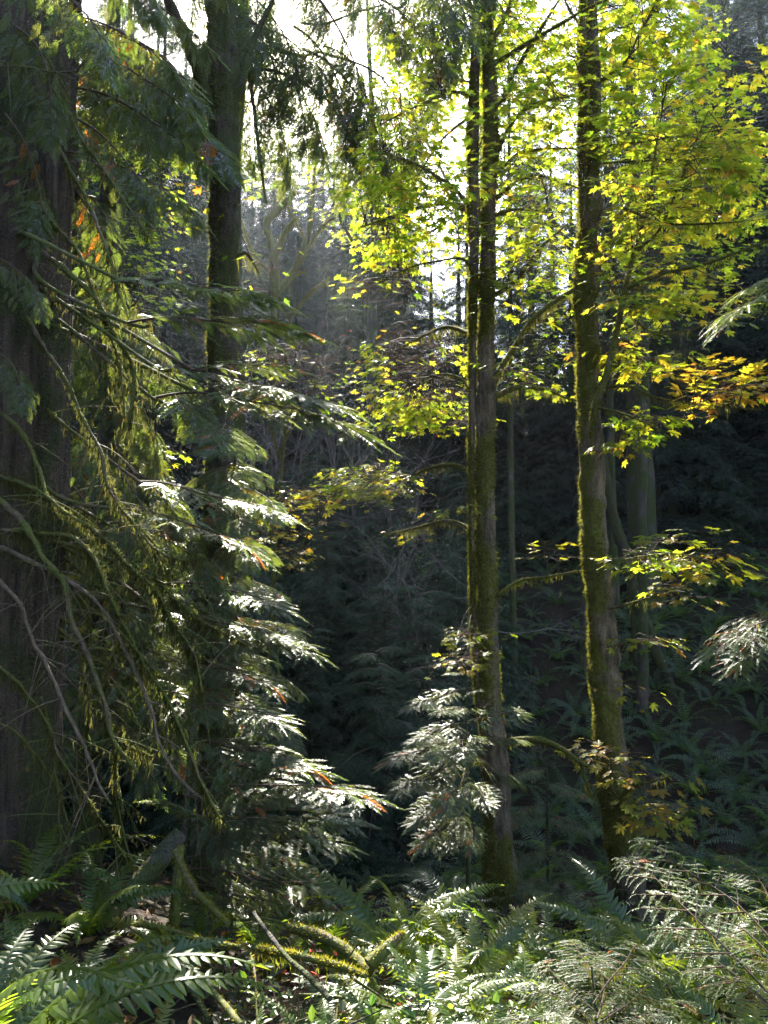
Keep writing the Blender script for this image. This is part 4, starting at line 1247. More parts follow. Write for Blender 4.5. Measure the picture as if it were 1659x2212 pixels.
young_cedar('young cedar with silvery sunlit fan sprays beside the mossy leaning logs', [(425, 1400, 5.1), (415, 1560, 5.1), (402, 1740, 5.05), (392, 1870, 5.0), (388, 1960, 5.0)],
    [((415, 1600, 4.8), (622, 1640, 4.25), .8), ((410, 1720, 4.8), (772, 1702, 4.5), 1.0), ((406, 1765, 4.9), (752, 1755, 4.8), 1.0), ((404, 1815, 5.0), (748, 1824, 5.1), 1.05), ((402, 1880, 5.1), (724, 1905, 5.5), 1.1), ((400, 1850, 5.0), (650, 1868, 5.3), .7),
     ((490, 1800, 4.7), (332, 1738, 4.2), .9), ((400, 1785, 5.0), (600, 1785, 4.7), .7), ((396, 1910, 5.1), (620, 1950, 5.6), .8), ((408, 1680, 4.8), (672, 1672, 4.35), .7), ((420, 1530, 5.0), (610, 1560, 4.3), .7)], BOUGH_SHEET, seed=2, mossy=900, w=(5, 18))
young_cedar('shaded bushy cedar hiding the foot of the dark trunk left of centre', [(505, 880, 6.7), (508, 1000, 6.7), (512, 1300, 6.65), (515, 1700, 6.6), (515, 1850, 6.6)],
    [((505 + (8 if k % 2 else -8), 920 + 47 * k, 6.7), (505 + (1 if k % 2 else -1) * (45 + 7 * k) + (12 if k % 2 else 0), 965 + 49 * k, 6.0 + .45 * (k % 3)), 1.2) for k in range(14)] + [((506, 930 + 80 * k, 6.7), (470 + 25 * (k % 4), 990 + 82 * k, 5.9), 1.3) for k in range(8)], BOUGH_CEDAR + BOUGH_HANG, seed=8, w=(3, 16))
young_cedar('slender cedar sapling with silver sprays standing against the twin stems', [(1006, 1440, 7.3), (1008, 1600, 7.3), (1010, 1750, 7.3), (1012, 1900, 7.25), (1014, 1985, 7.2)],
    [((1006, 1455, 7.3), (945, 1480, 7.2)), ((1007, 1490, 7.3), (890, 1535, 7.0)), ((1007, 1500, 7.3), (1055, 1495, 7.1)), ((1008, 1560, 7.3), (862, 1600, 6.9)), ((1008, 1600, 7.3), (845, 1655, 6.9)), ((1009, 1640, 7.3), (860, 1710, 6.8)), ((1009, 1620, 7.3), (930, 1640, 6.6)),
     ((1010, 1700, 7.3), (880, 1770, 6.8)), ((1010, 1730, 7.3), (915, 1825, 6.8)), ((1010, 1690, 7.3), (1062, 1745, 6.7)), ((1010, 1560, 7.3), (1140, 1545, 7.6)), ((1010, 1600, 7.3), (1125, 1600, 7.7)), ((1010, 1760, 7.3), (1045, 1830, 6.8)), ((1008, 1530, 7.3), (960, 1540, 6.8)),
     ((1010, 1790, 7.3), (960, 1850, 6.8)), ((1009, 1580, 7.3), (1000, 1620, 6.6)), ((1009, 1660, 7.3), (960, 1740, 6.6)), ((1010, 1640, 7.5), (1120, 1680, 8.2))], BOUGH_SHEET, seed=3, w=(3, 13))
young_cedar('green cedar sapling in shade between the twin stems and right trunk', [(1180, 1640, 9.6), (1182, 1760, 9.6), (1184, 1960, 9.5)],
    [((1180, 1660, 9.6), (1100, 1700, 9.2)), ((1181, 1690, 9.6), (1260, 1740, 9.2)), ((1182, 1740, 9.6), (1100, 1790, 9.2)), ((1182, 1760, 9.6), (1270, 1800, 9.3)), ((1183, 1830, 9.5), (1110, 1880, 9.1)), ((1183, 1840, 9.5), (1260, 1900, 9.1)), ((1184, 1900, 9.5), (1120, 1950, 9))], seed=4, w=(3, 8))

young_cedar('hemlock sprays with hanging moss reaching in at the lower right corner', [(1690, 1850, 3.0), (1700, 1990, 2.9), (1712, 2120, 2.8), (1730, 2300, 2.7), (1735, 2420, 2.65)],
    [((1690, 2170, 2.6), (1325, 1865, 3.8), .55), ((1690, 2060, 2.9), (1378, 1822, 4.1), .5), ((1680, 1990, 3.2), (1560, 1850, 4.0), .6), ((1690, 2190, 2.5), (1415, 2030, 3.4), .6), ((1660, 2060, 2.9), (1445, 1945, 3.8), .5), ((1700, 2220, 2.4), (1500, 2110, 2.9), .7), ((1690, 2120, 2.6), (1560, 2020, 3.1), .7)],
    BOUGH_HEM_OPEN, 'young_hemlock', seed=5, w=(4, 14), mossy=700)
young_cedar('small upright hemlock with bright feathery twigs at the bottom edge', [(1278, 2090, 2.85), (1285, 2170, 2.8), (1292, 2280, 2.7), (1296, 2420, 2.65)],
    [((1282, 2150, 2.8), (1232, 2018, 3.3), 1.), ((1285, 2170, 2.75), (1392, 2042, 3.3), .9), ((1286, 2180, 2.75), (1150, 2075, 3.2), .9), ((1290, 2210, 2.7), (1445, 2095, 3.1), .9), ((1290, 2215, 2.7), (1130, 2130, 3.0), .9), ((1292, 2240, 2.65), (1380, 2140, 3.0), 1.), ((1292, 2250, 2.65), (1210, 2150, 2.9), 1.), ((1294, 2270, 2.6), (1100, 2200, 2.85), .9), ((1294, 2270, 2.6), (1500, 2180, 2.9), .9), ((1288, 2200, 2.7), (1310, 2050, 3.3), 1.), ((1292, 2260, 2.6), (1440, 2200, 2.7), 1.)],
    BOUGH_HEM_OPEN, 'young_hemlock', seed=6, w=(4, 12))
young_cedar('hemlock outside the right edge with pale tips poking into view', [(1850, -100, 5.4), (1840, 600, 5.4), (1835, 1300, 5.3), (1830, 2000, 5.2), (1830, 2200, 5.1)],
    [((1840, 600, 5.4), (1553, 712, 5.0)), ((1840, 560, 5.4), (1590, 655, 5.2)), ((1838, 1290, 5.3), (1535, 1398, 4.9)), ((1838, 1330, 5.3), (1580, 1440, 5.0)), ((1840, 420, 5.4), (1610, 490, 5.6))],
    BOUGH_HEM, 'hemlock_tree', seed=7, w=(14, 34))

# ================================================================== far conifers
FG = np.random.default_rng(400)
def zone(u0, u1, Y0, Y1, vt0, vt1, n, kinds, label, group, wide=(0.95, 1.3)):
    for i in range(n):
        u = u0 + (u1 - u0) * (i + FG.uniform(0.15, 0.85)) / n
        Y = FG.uniform(Y0, Y1)
        q = P(u, FG.uniform(vt0, vt1), Y)
        h = q[2] - float(ground(q[0], Y))
        conifer(FAR, kinds[FG.integers(len(kinds))], q[0], Y, max(5, h), label, group, wide=FG.uniform(*wide), rng=FG)
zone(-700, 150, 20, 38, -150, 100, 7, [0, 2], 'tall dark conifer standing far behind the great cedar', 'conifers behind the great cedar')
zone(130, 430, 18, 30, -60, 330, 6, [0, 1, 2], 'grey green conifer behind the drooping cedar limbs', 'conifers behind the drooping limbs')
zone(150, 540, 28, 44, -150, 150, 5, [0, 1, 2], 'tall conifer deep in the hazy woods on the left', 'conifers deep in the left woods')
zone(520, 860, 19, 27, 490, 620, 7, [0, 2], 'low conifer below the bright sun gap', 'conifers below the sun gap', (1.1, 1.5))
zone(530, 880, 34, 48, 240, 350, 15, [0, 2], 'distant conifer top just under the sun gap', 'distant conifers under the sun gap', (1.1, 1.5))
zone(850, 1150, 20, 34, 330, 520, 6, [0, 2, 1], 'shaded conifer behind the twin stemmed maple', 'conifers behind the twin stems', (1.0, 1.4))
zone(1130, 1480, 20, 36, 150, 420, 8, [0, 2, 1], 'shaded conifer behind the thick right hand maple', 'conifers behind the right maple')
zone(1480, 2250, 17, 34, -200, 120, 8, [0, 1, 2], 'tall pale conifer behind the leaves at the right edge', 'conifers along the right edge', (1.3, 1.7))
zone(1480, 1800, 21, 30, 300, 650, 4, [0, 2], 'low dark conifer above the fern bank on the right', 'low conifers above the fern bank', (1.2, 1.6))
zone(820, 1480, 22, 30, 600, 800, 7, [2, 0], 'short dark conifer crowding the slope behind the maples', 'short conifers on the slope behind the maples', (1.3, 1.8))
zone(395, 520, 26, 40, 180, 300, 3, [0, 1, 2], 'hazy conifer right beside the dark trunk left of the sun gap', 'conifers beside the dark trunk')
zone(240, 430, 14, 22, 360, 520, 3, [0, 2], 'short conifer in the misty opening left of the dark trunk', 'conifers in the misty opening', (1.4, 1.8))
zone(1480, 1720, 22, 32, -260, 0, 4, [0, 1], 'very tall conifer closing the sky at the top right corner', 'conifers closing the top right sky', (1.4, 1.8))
# unseen trees added beside and behind the viewpoint to bring the ambient light down
for i, (x, y, h) in enumerate([(-11, 3, 24), (-9, 9, 26), (-14, 14, 28), (12, 4, 24), (10, 9, 22), (13, 14, 26), (-8, -5, 24), (8, -6, 25), (0, -10, 26), (-4, -14, 26), (5, -13, 24)]):
    conifer(FAR, i, x, y, h, 'unseen conifer added round the viewpoint to cut the sky light', 'unseen conifers added round the viewpoint', wide=1.2, rng=FG)
# individual dark trunks
for u, vb, Y, w, lab in [(1392, 1195, 17.5, 66, 'broad dark conifer trunk standing on the rim of the fern bank'), (1448, 1135, 20, 26, 'thin dark trunk right of the broad one on the bank'), (1330, 1200, 17, 20, 'thin pole trunk left of the broad trunk on the bank'),
                    (783, 900, 22, 22, 'pale straight trunk in the dark gap left of the twin stems'), (640, 900, 21, 30, 'dim trunk in the haze under the sun gap'), (250, 900, 17, 34, 'grey trunk showing behind the drooping limbs'), (1110, 1130, 15, 16, 'thin dark sapling trunk right of the twin stems')]:
    q = P(u, vb, Y)
    q[2] = float(ground(q[0], Y))
    H = P(u, -250, Y)[2] - q[2] if u not in (783, 640) else P(u, 480, Y)[2] - q[2]
    T = thing('conifer_tree', lab, 'tree', q)
    mb = MB()
    tt = np.linspace(0, 1, 40)
    r = 0.5 * w * Y / F_PX
    c = np.stack([0.04 * np.sin(4 * tt + u), 0.04 * np.sin(3 * tt), -0.4 + tt * H], -1)
    tube(mb, c, r * (1 - 0.8 * tt) * (1 + 0.6 * np.exp(-tt * 40)), 16, 0, bump=0.12, bscale=3)
    mb.build('trunk', [M_DARKBARK], T)
    cr, _, h0 = FAR[3]
    o = link('crown', cr, T)
    o.scale = (H / h0 * 0.9, H / h0 * 0.9, H / h0)

# saplings on the far slope
SG = np.random.default_rng(410)
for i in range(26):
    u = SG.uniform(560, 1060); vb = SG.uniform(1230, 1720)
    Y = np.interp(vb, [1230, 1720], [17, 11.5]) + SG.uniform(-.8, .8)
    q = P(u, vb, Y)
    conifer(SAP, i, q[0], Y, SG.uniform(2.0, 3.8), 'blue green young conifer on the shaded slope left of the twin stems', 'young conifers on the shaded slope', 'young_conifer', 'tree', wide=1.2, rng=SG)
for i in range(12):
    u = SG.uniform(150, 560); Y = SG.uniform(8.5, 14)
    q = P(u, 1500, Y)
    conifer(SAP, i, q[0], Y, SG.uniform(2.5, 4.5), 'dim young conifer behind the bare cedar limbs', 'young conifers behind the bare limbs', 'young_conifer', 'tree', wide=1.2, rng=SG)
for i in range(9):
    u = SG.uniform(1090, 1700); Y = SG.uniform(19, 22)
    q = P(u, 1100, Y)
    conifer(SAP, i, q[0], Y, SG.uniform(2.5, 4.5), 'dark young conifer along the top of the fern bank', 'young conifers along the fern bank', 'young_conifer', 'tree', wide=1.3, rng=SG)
# ================================================================== background maples
def leafy_tree(name, label, stems, ells, seed, Yc, Ys, lib=LEAF_LO, mossy=0, bark=None, n_leaf=(8, 14), group=None, cat='tree', mat=None):
    rg = np.random.default_rng(seed)
    lines = [line3(s, None, 0.08) for s in stems]
    c, r = lines[0]
    g0 = float(ground(c[0, 0], c[0, 1]))
    if c[0, 2] > g0:                                   # carry the stem down to the soil
        dz = c[0, 2] - g0 + .25
        lean = np.clip(nrm(c[0] - c[3]) * np.array([1, 1, 0]), -.5, .5)
        n = int(dz / .1) + 2
        k = np.linspace(1, 0, n, endpoint=False)[:, None]
        ext = c[0] + (np.array([0, 0, -1.0]) + lean * .6) * dz * k
        lines[0] = (np.vstack([ext, c]), np.concatenate([r[0] * (1 + .5 * k[:, 0] ** 4), r]))
    base = lines[0][0][0].copy()
    base[2] = float(ground(base[0], base[1]))
    T = thing(name, label, cat, base, group)
    Mb = at_base(base)
    for i, (c, r) in enumerate(lines):
        mb = MB(); v, d = tube(mb, c, r, 9, 0, bump=0.2, bscale=5)
        o = mb.build('trunk' if i == 0 else 'branch', [bark or M_MAPLEBARK], T); o.matrix_basis = Mb
        if mossy:
            q = MB(); tufts(q, v, d, mossy, rg, (0.02, 0.045)); drape(q, c, r, mossy // 10, rg, (.05, .2)); q.build('moss', [M_MOSS], o)
    if mossy > 1000:                                     # fine twigs along the old limbs
        mb = MB()
        for c, r in lines:
            for i in rg.integers(len(c) // 3, len(c), 14):
                p, d = c[i], nrm(rg.normal(0, 1, 3) + [0, 0, .5])
                q = [p]
                for _ in range(6):
                    d = nrm(d + rg.normal(0, .25, 3)); q.append(q[-1] + d * rg.uniform(.06, .22))
                tube(mb, np.array(q), np.linspace(.010, .002, 7), 4, 0, (.06, .05, .04), cap=False)
        mb.build('twigs', [M_TWIG], T).matrix_basis = Mb
    if ells:
        pts = np.concatenate([l[0] for l in lines]); rad = np.concatenate([l[1] for l in lines])
        crown_from(T, Mb, pts, rad * 0, ells, seed, lib, Yc, Ys, 'foliage', n_leaf, mat)
    return T

leafy_tree('maple_tree', 'gnarled mossy maple snag with crooked top under the sun gap', [
    [(590, 1000, 22, 19.5), (592, 800, 20, 19.5), (594, 640, 19, 19.5), (590, 540, 18, 19.5), (575, 485, 16, 19.5), (600, 455, 15, 19.5), (625, 430, 12, 19.5), (640, 412, 8, 19.5)],
    [(590, 560, 15, 19.5), (615, 505, 12, 19.5), (632, 480, 8, 19.3), (645, 470, 4, 19.2)], [(592, 600, 12, 19.5), (555, 560, 9, 19.6), (535, 520, 6, 19.7), (520, 470, 3, 19.8)], [(594, 640, 12, 19.5), (625, 600, 9, 19.6), (660, 585, 5, 19.7)]],
    [(570, 430, 60, 60, 6, 0.2, 0.3), (640, 400, 90, 40, 8, 0.2, 0.3)], 51, 19.4, 1.2, mossy=1500)
leafy_tree('maple_tree', 'pale mossy maple stem curving up into the sun shaft', [
    [(612, 900, 20, 20.5), (617, 720, 19, 20.5), (627, 610, 17, 20.5), (652, 550, 16, 20.5), (669, 490, 12, 20.5), (675, 420, 9, 20.5), (682, 340, 6, 20.5), (687, 250, 3, 20.5)],
    [(630, 600, 11, 20.5), (672, 525, 9, 20.3), (707, 480, 7, 20.2), (742, 465, 3, 20.1)], [(620, 700, 10, 20.5), (662, 640, 7, 20.4), (712, 600, 4, 20.3)], [(662, 520, 6, 20.5), (632, 470, 5, 20.6), (612, 420, 3, 20.7)]],
    [(720, 400, 90, 70, 16, 0.2, 0.35), (770, 490, 70, 40, 12, 0.2, 0.33), (690, 330, 60, 60, 8, 0.2, 0.3)], 52, 20.2, 1.2, mossy=1500)
leafy_tree('vine_maple', 'bright green vine maple bush behind the cedar boughs', [
    [(600, 1100, 8, 10.5), (615, 950, 7, 10.5), (625, 850, 5, 10.5), (640, 760, 3, 10.5)], [(610, 1000, 6, 10.5), (570, 880, 5, 10.4), (540, 790, 3, 10.3)], [(615, 950, 6, 10.5), (670, 850, 4, 10.5), (710, 790, 2, 10.5)]],
    [(630, 790, 90, 60, 26, 0.12, 0.18), (690, 800, 40, 40, 7, 0.12, 0.15), (610, 755, 30, 10, 5, 0.12, 0.4, 9.8, .1), (540, 770, 30, 30, 7, 0.12, 0.3), (640, 860, 90, 30, 12, 0.12, 0.1)], 53, 10.5, 0.6)
leafy_tree('vine_maple', 'sparse vine maple with dull orange leaves in the dark hollow', [
    [(600, 1420, 6, 9.5), (590, 1250, 5, 9.5), (585, 1120, 4, 9.5), (600, 1040, 2, 9.5)], [(590, 1260, 5, 9.5), (650, 1180, 4, 9.3), (690, 1110, 3, 9.2), (720, 1060, 2, 9.1)], [(588, 1160, 5, 9.5), (545, 1080, 3, 9.4)]],
    [(630, 1090, 80, 40, 8, 0.13, 0.85), (600, 1170, 60, 60, 8, 0.13, 0.8), (690, 1070, 50, 25, 6, 0.12, 0.7)], 54, 9.4, 0.4)
leafy_tree('maple_tree', 'sunlit yellow green maple showing through the dark limbs at upper left', [
    [(260, 900, 14, 13), (265, 600, 11, 13), (270, 400, 7, 13), (290, 250, 3, 13)], [(265, 560, 6, 13), (220, 480, 4, 13), (190, 430, 2, 13)], [(266, 520, 6, 13), (330, 400, 4, 13), (360, 340, 2, 13)]],
    [(300, 290, 60, 60, 14, 0.16, 0.3), (340, 340, 40, 40, 6, 0.16, 0.3), (170, 520, 30, 40, 6, 0.16, 0.8), (190, 380, 50, 60, 6, 0.16, 0.2), (400, 340, 30, 30, 4, .16, .4), (345, 470, 80, 80, 16, .16, .25), (340, 620, 70, 80, 12, .16, .2)], 55, 13, 0.8)
leafy_tree('vine_maple', 'low yellow green bush glowing behind the bare cedar limbs', [
    [(220, 1200, 8, 8.0), (225, 1020, 6, 8), (235, 880, 4, 8), (240, 780, 2, 8)], [(225, 1040, 5, 8), (180, 930, 3, 8), (160, 850, 2, 8)], [(228, 1000, 5, 8), (300, 950, 3, 8), (340, 880, 2, 8)]],
    [(220, 800, 60, 50, 10, 0.13, 0.2), (200, 960, 60, 60, 9, 0.13, 0.4), (230, 1030, 60, 40, 8, 0.13, 0.4), (330, 1010, 60, 60, 8, 0.12, 0.3)], 56, 8.0, 0.4)
leafy_tree('maple_tree', 'leafy maple in full sun far behind the twin stemmed one', [
    [(799, 1000, 22, 19), (804, 700, 20, 19), (809, 400, 15, 19), (799, 150, 10, 19), (789, -100, 4, 19)], [(807, 500, 10, 19), (869, 380, 8, 19), (929, 250, 4, 19)], [(807, 600, 10, 19), (739, 480, 7, 19), (709, 400, 4, 19)], [(808, 560, 10, 19), (899, 520, 7, 19), (979, 470, 3, 19)]],
    [(900, 130, 120, 130, 34, 0.19, 0.28), (960, 330, 140, 110, 40, 0.19, 0.25), (860, 360, 90, 90, 22, 0.19, 0.28), (930, 500, 130, 60, 16, 0.16, 0.18), (1000, 620, 90, 70, 6, 0.15, 0.1)], 57, 19, 1.8, bark=M_DARKBARK)
leafy_tree('maple_tree', 'green maple filling the space between and behind the two maples', [
    [(1268, 1000, 26, 15), (1273, 700, 22, 15), (1268, 400, 16, 15), (1258, 100, 9, 15), (1258, -150, 4, 15)], [(1271, 520, 10, 15), (1348, 380, 8, 15), (1438, 230, 4, 15)], [(1271, 600, 10, 15), (1198, 480, 7, 15), (1168, 380, 4, 15)], [(1272, 650, 10, 15), (1368, 600, 7, 15), (1488, 560, 3, 15)]],
    [(1160, 120, 130, 150, 44, 0.17, 0.28), (1180, 380, 110, 110, 36, 0.17, 0.25), (1200, 600, 120, 90, 26, 0.16, 0.2), (1130, 740, 70, 60, 10, 0.15, 0.12), (1380, 300, 120, 160, 34, 0.17, 0.35)], 58, 15, 1.6, bark=M_DARKBARK)
leafy_tree('maple_tree', 'dull green maple behind the orange leaves at the right side', [
    [(1388, 1000, 20, 14), (1393, 700, 18, 14), (1388, 400, 12, 14), (1368, 150, 6, 14)], [(1391, 560, 8, 14), (1468, 450, 6, 14), (1538, 380, 3, 14)], [(1391, 620, 8, 14), (1318, 520, 6, 14), (1268, 450, 3, 14)]],
    [(1560, 380, 120, 70, 26, 0.17, 0.3), (1420, 480, 110, 90, 24, 0.17, 0.3), (1600, 520, 90, 60, 14, 0.17, 0.4), (1480, 100, 110, 110, 18, 0.17, 0.4), (1380, 680, 110, 60, 14, .16, .3)], 59, 14, 1.3, bark=M_DARKBARK)
leafy_tree('maple_tree', 'small leaved maple glowing far behind the twin stems against the sky', [
    [(1045, 900, 20, 24), (1046, 500, 16, 24), (1040, 200, 10, 24), (1040, -80, 4, 24)], [(1045, 560, 9, 24), (960, 380, 6, 24), (890, 250, 3, 24)], [(1045, 480, 9, 24), (1130, 330, 6, 24), (1200, 220, 3, 24)]],
    [(930, 130, 110, 150, 52, 0.26, 0.25), (960, 330, 120, 110, 40, 0.26, 0.22), (1110, 160, 130, 150, 44, 0.26, 0.28), (1120, 380, 120, 90, 26, 0.26, 0.22), (1360, 120, 130, 140, 34, 0.26, 0.32)], 61, 24, 1.8, bark=M_DARKBARK)
leafy_tree('maple_tree', 'leaning lichen spotted trunk on the fern bank behind the right maple', [
    [(1450, 1510, 32, 14.4), (1440, 1470, 28, 14.5), (1410, 1390, 26, 14.7), (1375, 1290, 25, 15.0), (1350, 1200, 25, 15.3), (1320, 1090, 22, 15.6), (1300, 980, 19, 15.9), (1280, 850, 16, 16.2), (1262, 700, 11, 16.5), (1250, 500, 5, 16.8)],
    [(1375, 1460, 12, 14.7), (1368, 1350, 11, 14.9), (1360, 1240, 9, 15.1)]], None, 60, 12.5, 1, mossy=500, bark=M_BTRUNK)

# leafless shrubs
def bare_shrub(label, u, v, Y, h, n, seed, leaves=0, col=(0.3, 0.09, 0.05)):
    rg = np.random.default_rng(seed)
    b = P(u, v, Y)
    b[2] = float(ground(b[0], Y))
    T = thing('shrub', label, 'shrub', b)
    mb, lf = MB(), MB()
    def grow(p, d, l, r, dep):
        k = 6
        c = [p]
        for i in range(k):
            d = nrm(d + rg.normal(0, 0.13, 3) + [0, 0, 0.03])
            c.append(c[-1] + d * l / k)
        c = np.array(c)
        tube(mb, c, np.linspace(r, r * 0.55, k + 1), 4 if dep else 6, 0, (0.10, 0.085, 0.075), cap=False)
        if dep >= 2 and leaves:
            m = rg.integers(0, leaves)
            if m: add_inst(lf, OVAL, rg.normal(0, 1, (m, 3)), rg.normal(0, .6, (m, 3)) + [0, 0, 1], c[rg.integers(1, k + 1, m)], rg.uniform(.03, .07, m), 0, jit_col(col, m, rg, .4))
        if dep < 3:
            for j in range(rg.integers(3, 6)):
                grow(c[rg.integers(2, k + 1)], nrm(d + rg.normal(0, 0.6, 3)), l * rg.uniform(0.45, 0.7), r * 0.5, dep + 1)
    for i in range(n):
        grow(np.array([rg.normal(0, .15), rg.normal(0, .15), -0.1]), nrm(np.array([rg.normal(0, .35), rg.normal(0, .35), 1])), h * rg.uniform(.4, .6), 0.03 * h / 6, 0)
    mb.build('branches', [M_TWIG], T)
    if lf.n: lf.build('foliage', [M_BROAD], T)
bare_shrub('tangle of bare grey twigs in the haze below the sun', 640, 900, 17.5, 8.0, 6, 81)
bare_shrub('bare twiggy shrub with a few pinkish leaves near the sun shaft', 735, 900, 17, 7.0, 5, 82, 3)
bare_shrub('thin bare shrub left of the twin stems in the dark', 860, 950, 13.5, 5.5, 5, 83, 5, (0.10, 0.16, 0.03))

# ================================================================== ferns
fern_parts('large glossy sword fern filling the lower left corner', -1.22, 2.3, 17, 1.0, None, np.random.default_rng(1), az=0.2, lift=(-14, 22), dead=1, twist=18)
fern_parts('sword fern at the left edge in front of the great trunk', -1.95, 2.9, 11, 0.85, None, np.random.default_rng(2), az=0.9)
fern_parts('dark glossy fern close to the viewer at the bottom left', -0.62, 1.75, 9, 0.72, None, np.random.default_rng(3), az=1.2, lift=(-26, 2))
fern_parts('upright pale sword fern rising behind the mossy broken log', 0.05, 4.35, 14, 0.92, None, np.random.default_rng(4), az=0.5, lift=(0, 25))
FB = np.random.default_rng(6)
for i, (u, v, Y, n, s, lab) in enumerate([
    (960, 2090, 3.6, 16, 0.58, 'sunlit sword fern between the broken log and the small hemlock'), (1080, 2100, 4.4, 15, 0.60, 'sword fern at the foot of the twin stems'), (860, 2170, 2.9, 16, 0.53, 'bright arching fern at the bottom centre'),
    (760, 2190, 2.7, 13, 0.44, 'small fern with brown fronds below the dark stick'), (1010, 2190, 2.6, 15, 0.50, 'pale backlit fern at the bottom edge left of the small hemlock'), (1130, 2185, 3.2, 13, 0.48, 'fern tucked behind the small hemlock'),
    (720, 2120, 3.3, 11, 0.40, 'young fern standing among the mossy logs'), (600, 2190, 2.6, 12, 0.40, 'low fern among the fallen twigs at the bottom'), (1180, 2060, 4.8, 13, 0.56, 'dim fern behind the feathery hemlock twigs'), (920, 2010, 5.2, 15, 0.68, 'shaded fern behind the pale upright fern'),
    (350, 2010, 3.6, 12, 0.48, 'fern under the leaning dark log'), (470, 2190, 2.5, 11, 0.40, 'glossy fern near the pale fallen branch'), (1230, 2140, 3.7, 13, 0.48, 'fern hidden under the feathery hemlock twigs'), (1060, 2020, 5.0, 14, 0.60, 'shaded fern beside the base of the twin stems'),
    (905, 2130, 3.1, 13, .5, 'low fern between the mossy log end and the bottom bush'), (985, 2130, 3.2, 13, .5, 'yellow green fern left of the small hemlock'), (1065, 2160, 2.9, 12, .5, 'bright fern touching the small hemlock twigs'), (815, 2120, 3.1, 11, .45, 'little fern right under the mossy log end'), (1110, 2050, 4.3, 13, .6, 'pale fern behind the feathery hemlock tips'), (1010, 2060, 4.0, 13, .6, 'arching fern in front of the twin stem base'), (930, 2180, 2.5, 12, .48, 'fern at the very bottom below the leafy bush'), (680, 2150, 2.8, 10, .42, 'small fern under the dark slanting stick'), (1170, 2200, 2.7, 11, .45, 'fern at the bottom edge under the small hemlock')]):
    q = P(u, v, Y)
    z = float(ground(q[0], Y))
    fern_parts(lab, q[0], Y, n, s, 'ferns of the sunlit foreground', FB, az=FB.uniform(0, 6), lift=(-10, 20), z=z, dead=[0, 1, 0, 2][i % 4])

for u, v, Y, n, s_, lab in [(60, 1960, 4.2, 11, .75, 'shaded fern at the foot of the great cedar'), (190, 1960, 4.0, 10, .7, 'fern beside the thick leaning log'), (150, 2080, 3.0, 11, .8, 'fern behind the large glossy one'), (300, 2180, 2.5, 9, .6, 'fern under the moss lump at lower left'), (430, 1990, 4.3, 10, .65, 'fern under the silvery young cedar'), (600, 1990, 4.6, 11, .7, 'fern behind the broken reddish log'),
                           (710, 1960, 5.0, 11, .8, 'fern in the shadow right of the young cedar'), (560, 1960, 5.6, 10, .7, 'dim fern behind the young cedar sprays'),
                           (1220, 2110, 4.3, 11, .75, 'fern in the hollow behind the small hemlock'), (1330, 2130, 3.9, 11, .7, 'fern just left of the hemlock twigs in the corner'), (1450, 2150, 3.7, 11, .7, 'fern beneath the corner hemlock'), (1560, 2120, 4.0, 11, .75, 'fern behind the hemlock in the lower right corner'), (1400, 2060, 4.8, 11, .8, 'shaded fern in front of the leaning maple base'), (1520, 2030, 5.0, 11, .8, 'shaded fern right of the rotten stump'), (1250, 2190, 3.0, 9, .55, 'small fern under the bottom hemlock twigs'), (1620, 2190, 3.0, 9, .6, 'fern in the extreme lower right corner')]:
    q = P(u, v, Y)
    fern_parts(lab, q[0], Y, n, s_, 'ferns of the lower left', FB, az=FB.uniform(0, 6), lift=(-10, 20))
HG = np.random.default_rng(500)
cnt = 0
taken = []
tries = 0
while cnt < 240 and tries < 12000:
    tries += 1
    Y = HG.uniform(9.6, 20.6)
    u = HG.uniform(1020, 1720) if HG.random() < .88 else HG.uniform(500, 1000)
    x = (u - CU) / F_PX * Y
    if any((x - a) ** 2 + (Y - b) ** 2 < 0.22 for a, b in taken): continue
    taken.append((x, Y))
    if u < 1030: lab, g = 'dim sword fern on the dark slope left of the twin stems', 'ferns on the dark left slope'
    elif u < 1290: lab, g = 'shaded sword fern on the bank seen between the two maples', 'ferns between the maples'
    elif Y > 18.2: lab, g = 'grey green fern catching light along the top of the bank', 'ferns along the top of the bank'
    else: lab, g = 'dark sword fern on the steep bank right of the maples', 'ferns on the steep right bank'
    fern_far(x, Y, HG.uniform(0.45, 0.95), lab, g, HG)
    cnt += 1

for i in range(44):
    Y = HG.uniform(5.4, 9.8)
    u = HG.uniform(860, 1700)
    x = (u - CU) / F_PX * Y
    if abs(u - 1080) < 60 or abs(u - 1375) < 120: continue
    fern_far(x, Y, HG.uniform(0.55, 0.85), 'dark fern low in the ravine round the feet of the maples', 'ferns in the ravine', HG)

# ================================================================== logs, sticks, stump
def log(name, label, cat, pts, mossy=0.0, wood=None, drapes=0, seed=1, group=None, tuftL=(0.008, 0.022)):
    """pts: (u, v, width px, Y)"""
    rg = np.random.default_rng(seed)
    c, r = line3(pts, None, 0.03)
    base = c[len(c) // 2].copy()
    mb = MB()
    v, d = tube(mb, c - base, r, 14, 0, bump=0.16, bscale=12)
    mb2 = MB()
    o = mb.build(name, [wood or M_DEADWOOD])
    o.location = base
    tag(o, label, cat, group)
    if mossy:
        L = np.linalg.norm(np.diff(c, axis=0), axis=1).sum()
        q = MB()
        tufts(q, v, d, int(mossy * 5200 * L), rg, tuftL, 0, (0.24, 0.22, 0.02), lambda p, d: np.clip(0.4 + 0.8 * vnoise(p * 9) + 0.5 * d[:, 2], 0.03, 1), 0.0)
        if drapes: drape(q, c - base, r, int(drapes * L), rg, (.03, .12), 0, (0.22, 0.21, 0.03))
        q.build('moss', [M_MOSS], o)
    return o
